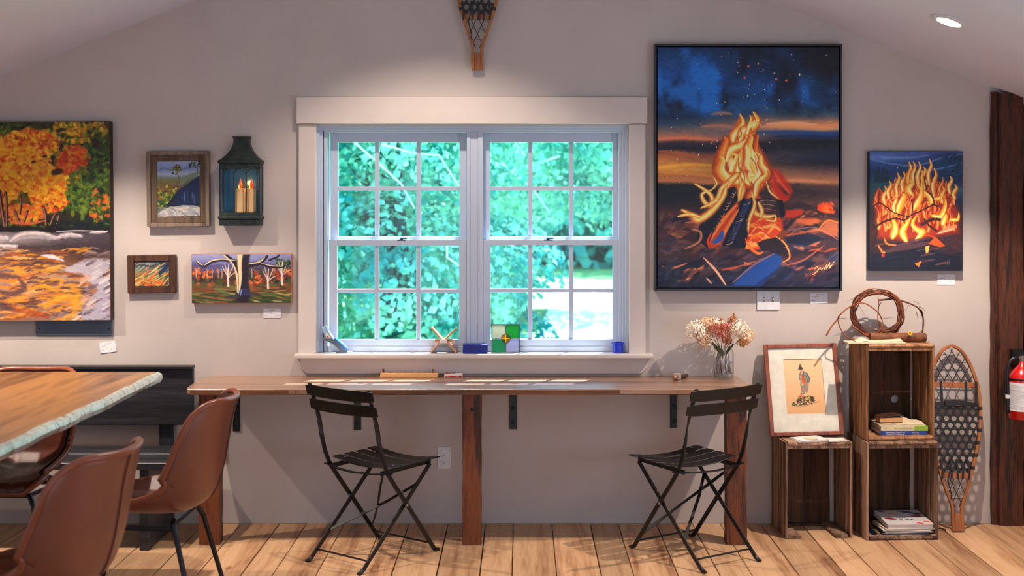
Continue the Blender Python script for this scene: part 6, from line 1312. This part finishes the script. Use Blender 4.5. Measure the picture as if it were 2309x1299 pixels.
# ------------------------------------------------------------------ on the window sill
SZ = SILL + .0005
t = empty('book_stand', (PX(1001, .0), -.005, SZ), label='wooden X-shaped stand with a small white tag on the window sill', cat='stand')
M_bamboo = wood('bamboo', [(150, 90, 52), (196, 128, 82), (212, 146, 98), (180, 112, 70)], 2, 30, .1, .4, vary=.03, coat=.2)
k = K(0); cz_ = (793 - 766) * k
for (xa, za, xb, zb_) in ((0, cz_, -29 * k, 58 * k), (0, cz_, 29 * k, 56 * k), (-4 * k, cz_ + .004, -29 * k, .004), (4 * k, cz_ + .004, 29 * k, .004)):
    MB().strap([(xa, 0, za), (xb, 0, zb_)], .008, .06, (.7, 0, .7) if (xb - xa) * (zb_ - za) < 0 else (-.7, 0, .7)).build('arm', M_bamboo, t, bevel=.001)
MB().b(-20 * k, 20 * k, -.02, .02, cz_ - .006, cz_ + .008).build('crosspiece', M_bamboo, t, bevel=.001)
MB().b(-9 * k, 8 * k, -.036, -.0345, cz_ - .008, cz_ + .010).build('tag', M_paper, t)
t = empty('blue_box', (PX(1072, .01), -.014, SZ), label='deep blue rectangular box on the window sill before the mullion', cat='box')
M_bb = mat('blue_velvet', (14, 34, 142), .6, noise=.25, nscale=60, bump=.2, bscale=200); w = 27.5 * K(.03)
MB().b(-w, w, -.030, .028, 0, .031).build('box_body', M_bb, t, bevel=.002); MB().b(-w - .0008, w + .0008, -.0308, .0288, .032, .0445).build('lid', M_bb, t, bevel=.002)
t = empty('stained_glass', (PX(1140.5, .0), -.006, SZ), rot=(-.09, 0, 0), label='small leaded stained glass square with a yellow disc on the window sill', cat='glass panel')
S = 32 * K(0); H2 = 64 * K(0); M_came = mat('lead_came', (84, 96, 106), .4, metal=.6)
def sg(name, tint, dirt, wav=0):
    m = glass(name, tint, .06, .1, dirt); return m
M_sg1 = sg('clear_amber_glass', (.50, .42, .33), .4); M_sg2 = sg('green_glass', (.02, .32, .08), .35); M_sg3 = sg('yellow_glass', (.85, .48, .02), .5); M_sg4 = sg('lilac_glass', (.42, .38, .45), .45); M_sg5 = sg('green_glass_pale', (.04, .36, .18), .3)
cz_ = H2 * .50; Rr = .0215
for nm, a, b, c, d_, m in (('glass_piece', -S, 0, cz_, H2, M_sg1), ('glass_piece', 0, S, cz_, H2, M_sg2), ('glass_piece', -S, 0, 0, cz_, M_sg5), ('glass_piece', 0, S, 0, cz_, M_sg4)):
    MB().b(a + .002, b - .002, -.0015, .0015, c + .002, d_ - .002).build(nm, m, t)
MB().lathe([(Rr, -.0028), (Rr, .0028)], (0, 0, cz_), 32, Matrix.Rotation(PI / 2, 3, 'X')).build('glass_disc', M_sg3, t)
for a, b, c, d_ in ((-S, -S + .004, 0, H2), (S - .004, S, 0, H2), (-S, S, 0, .004), (-S, S, H2 - .004, H2), (-.0018, .0018, 0, cz_ - Rr), (-.0018, .0018, cz_ + Rr, H2), (-S, -Rr, cz_ - .0018, cz_ + .0018), (Rr, S, cz_ - .0018, cz_ + .0018)): MB().b(a, b, -.0032, .0032, c, d_).build('lead_strip', M_came, t)
MB().tube([(Rr * math.cos(a * PI / 16), -.001, cz_ + Rr * math.sin(a * PI / 16)) for a in range(32)], .0024, 6, closed=True).build('lead_ring', M_came, t)
t = empty('blue_cup', (PX(1393.5, 0), -.004, SZ), label='small cobalt blue pot at the right end of the window sill', cat='cup')
M_cob = mat('cobalt_glaze', (10, 50, 200), .25, coat=.4); Rc = 12 * K(0)
MB().lathe([(Rc * .9, 0), (Rc, .003), (Rc, .042), (Rc * 1.12, .044), (Rc * 1.12, .051), (Rc * .95, .051), (Rc * .92, .01)], n=32).build('body', M_cob, t, smooth=True)
MB().box((-Rc * 1.1, 0, .047), (.006, .01, .005)).build('spout', M_cob, t, bevel=.001)
t = empty('desk_stand', (PX(775, 0), -.012, SZ), label='grey angled stand holding a pale blue folding tool, left end of the sill', cat='stand')
M_gr = mat('grey_rubber', (84, 92, 106), .5, noise=.1); M_pb = mat('pale_blue_plastic', (150, 186, 216), .35, noise=.1)
k = K(0)
MB().lathe([(.040, 0), (.041, .004), (.034, .009), (.02, .011)], (.004, 0, 0), 28, Matrix.Diagonal((1.05, .55, 1))).build('base', M_gr, t, smooth=True)
def sl(x, y): return Vector(((x - 775) * k, 0, (796 - y) * k))
MB().strap([sl(781, 792), sl(768, 779), sl(752, 768), sl(728, 764 - 1)], [.034, .036, .024, .006], .034, (.6, 0, .75)).build('cradle', M_gr, t, bevel=.003)
mb = MB(); mb.strap([sl(783, 789), sl(772, 776), sl(756, 762)], .009, .038, (.6, 0, .75)); mb.build('clip', mat('blue_trim', (30, 120, 190), .4), t, bevel=.002)
tl_ = MB().strap([sl(752, 777), sl(743, 762), sl(733, 744), sl(729, 737)], [.020, .022, .022, .016], .026, (.8, 0, .5)).build('tool_body', M_pb, t, bevel=.004, seg=2)
MB().strap([sl(748, 770) + Vector((0, -.0135, 0)), sl(738, 753) + Vector((0, -.0135, 0))], .013, .001, (.8, 0, .5)).build('tool_plate', M_cream, tl_)
MB().strap([sl(743, 763) + Vector((0, -.0143, 0)), sl(740, 757) + Vector((0, -.0143, 0))], .005, .001, (.8, 0, .5)).build('tool_mark', M_redc, tl_)
MB().strap([sl(756, 770), sl(745, 752), sl(736, 735)], .007, .03, (.8, 0, .5)).build('tool_lever', mat('pale_blue_lever', (176, 206, 230), .3), t, bevel=.002)

# ------------------------------------------------------------------ loose thong on the floor by the snowshoe
t = empty('leather_thong', (PX(2118, .14), -.14, .001), label='short curled black leather thong on the floor by the snowshoe', cat='strap')
MB().strap([(-.035, -.005, .003), (-.015, .004, .008), (.01, .002, .010), (.03, -.006, .003)], .010, .003, (0, 1, .2)).build('strap', M_strap, t)
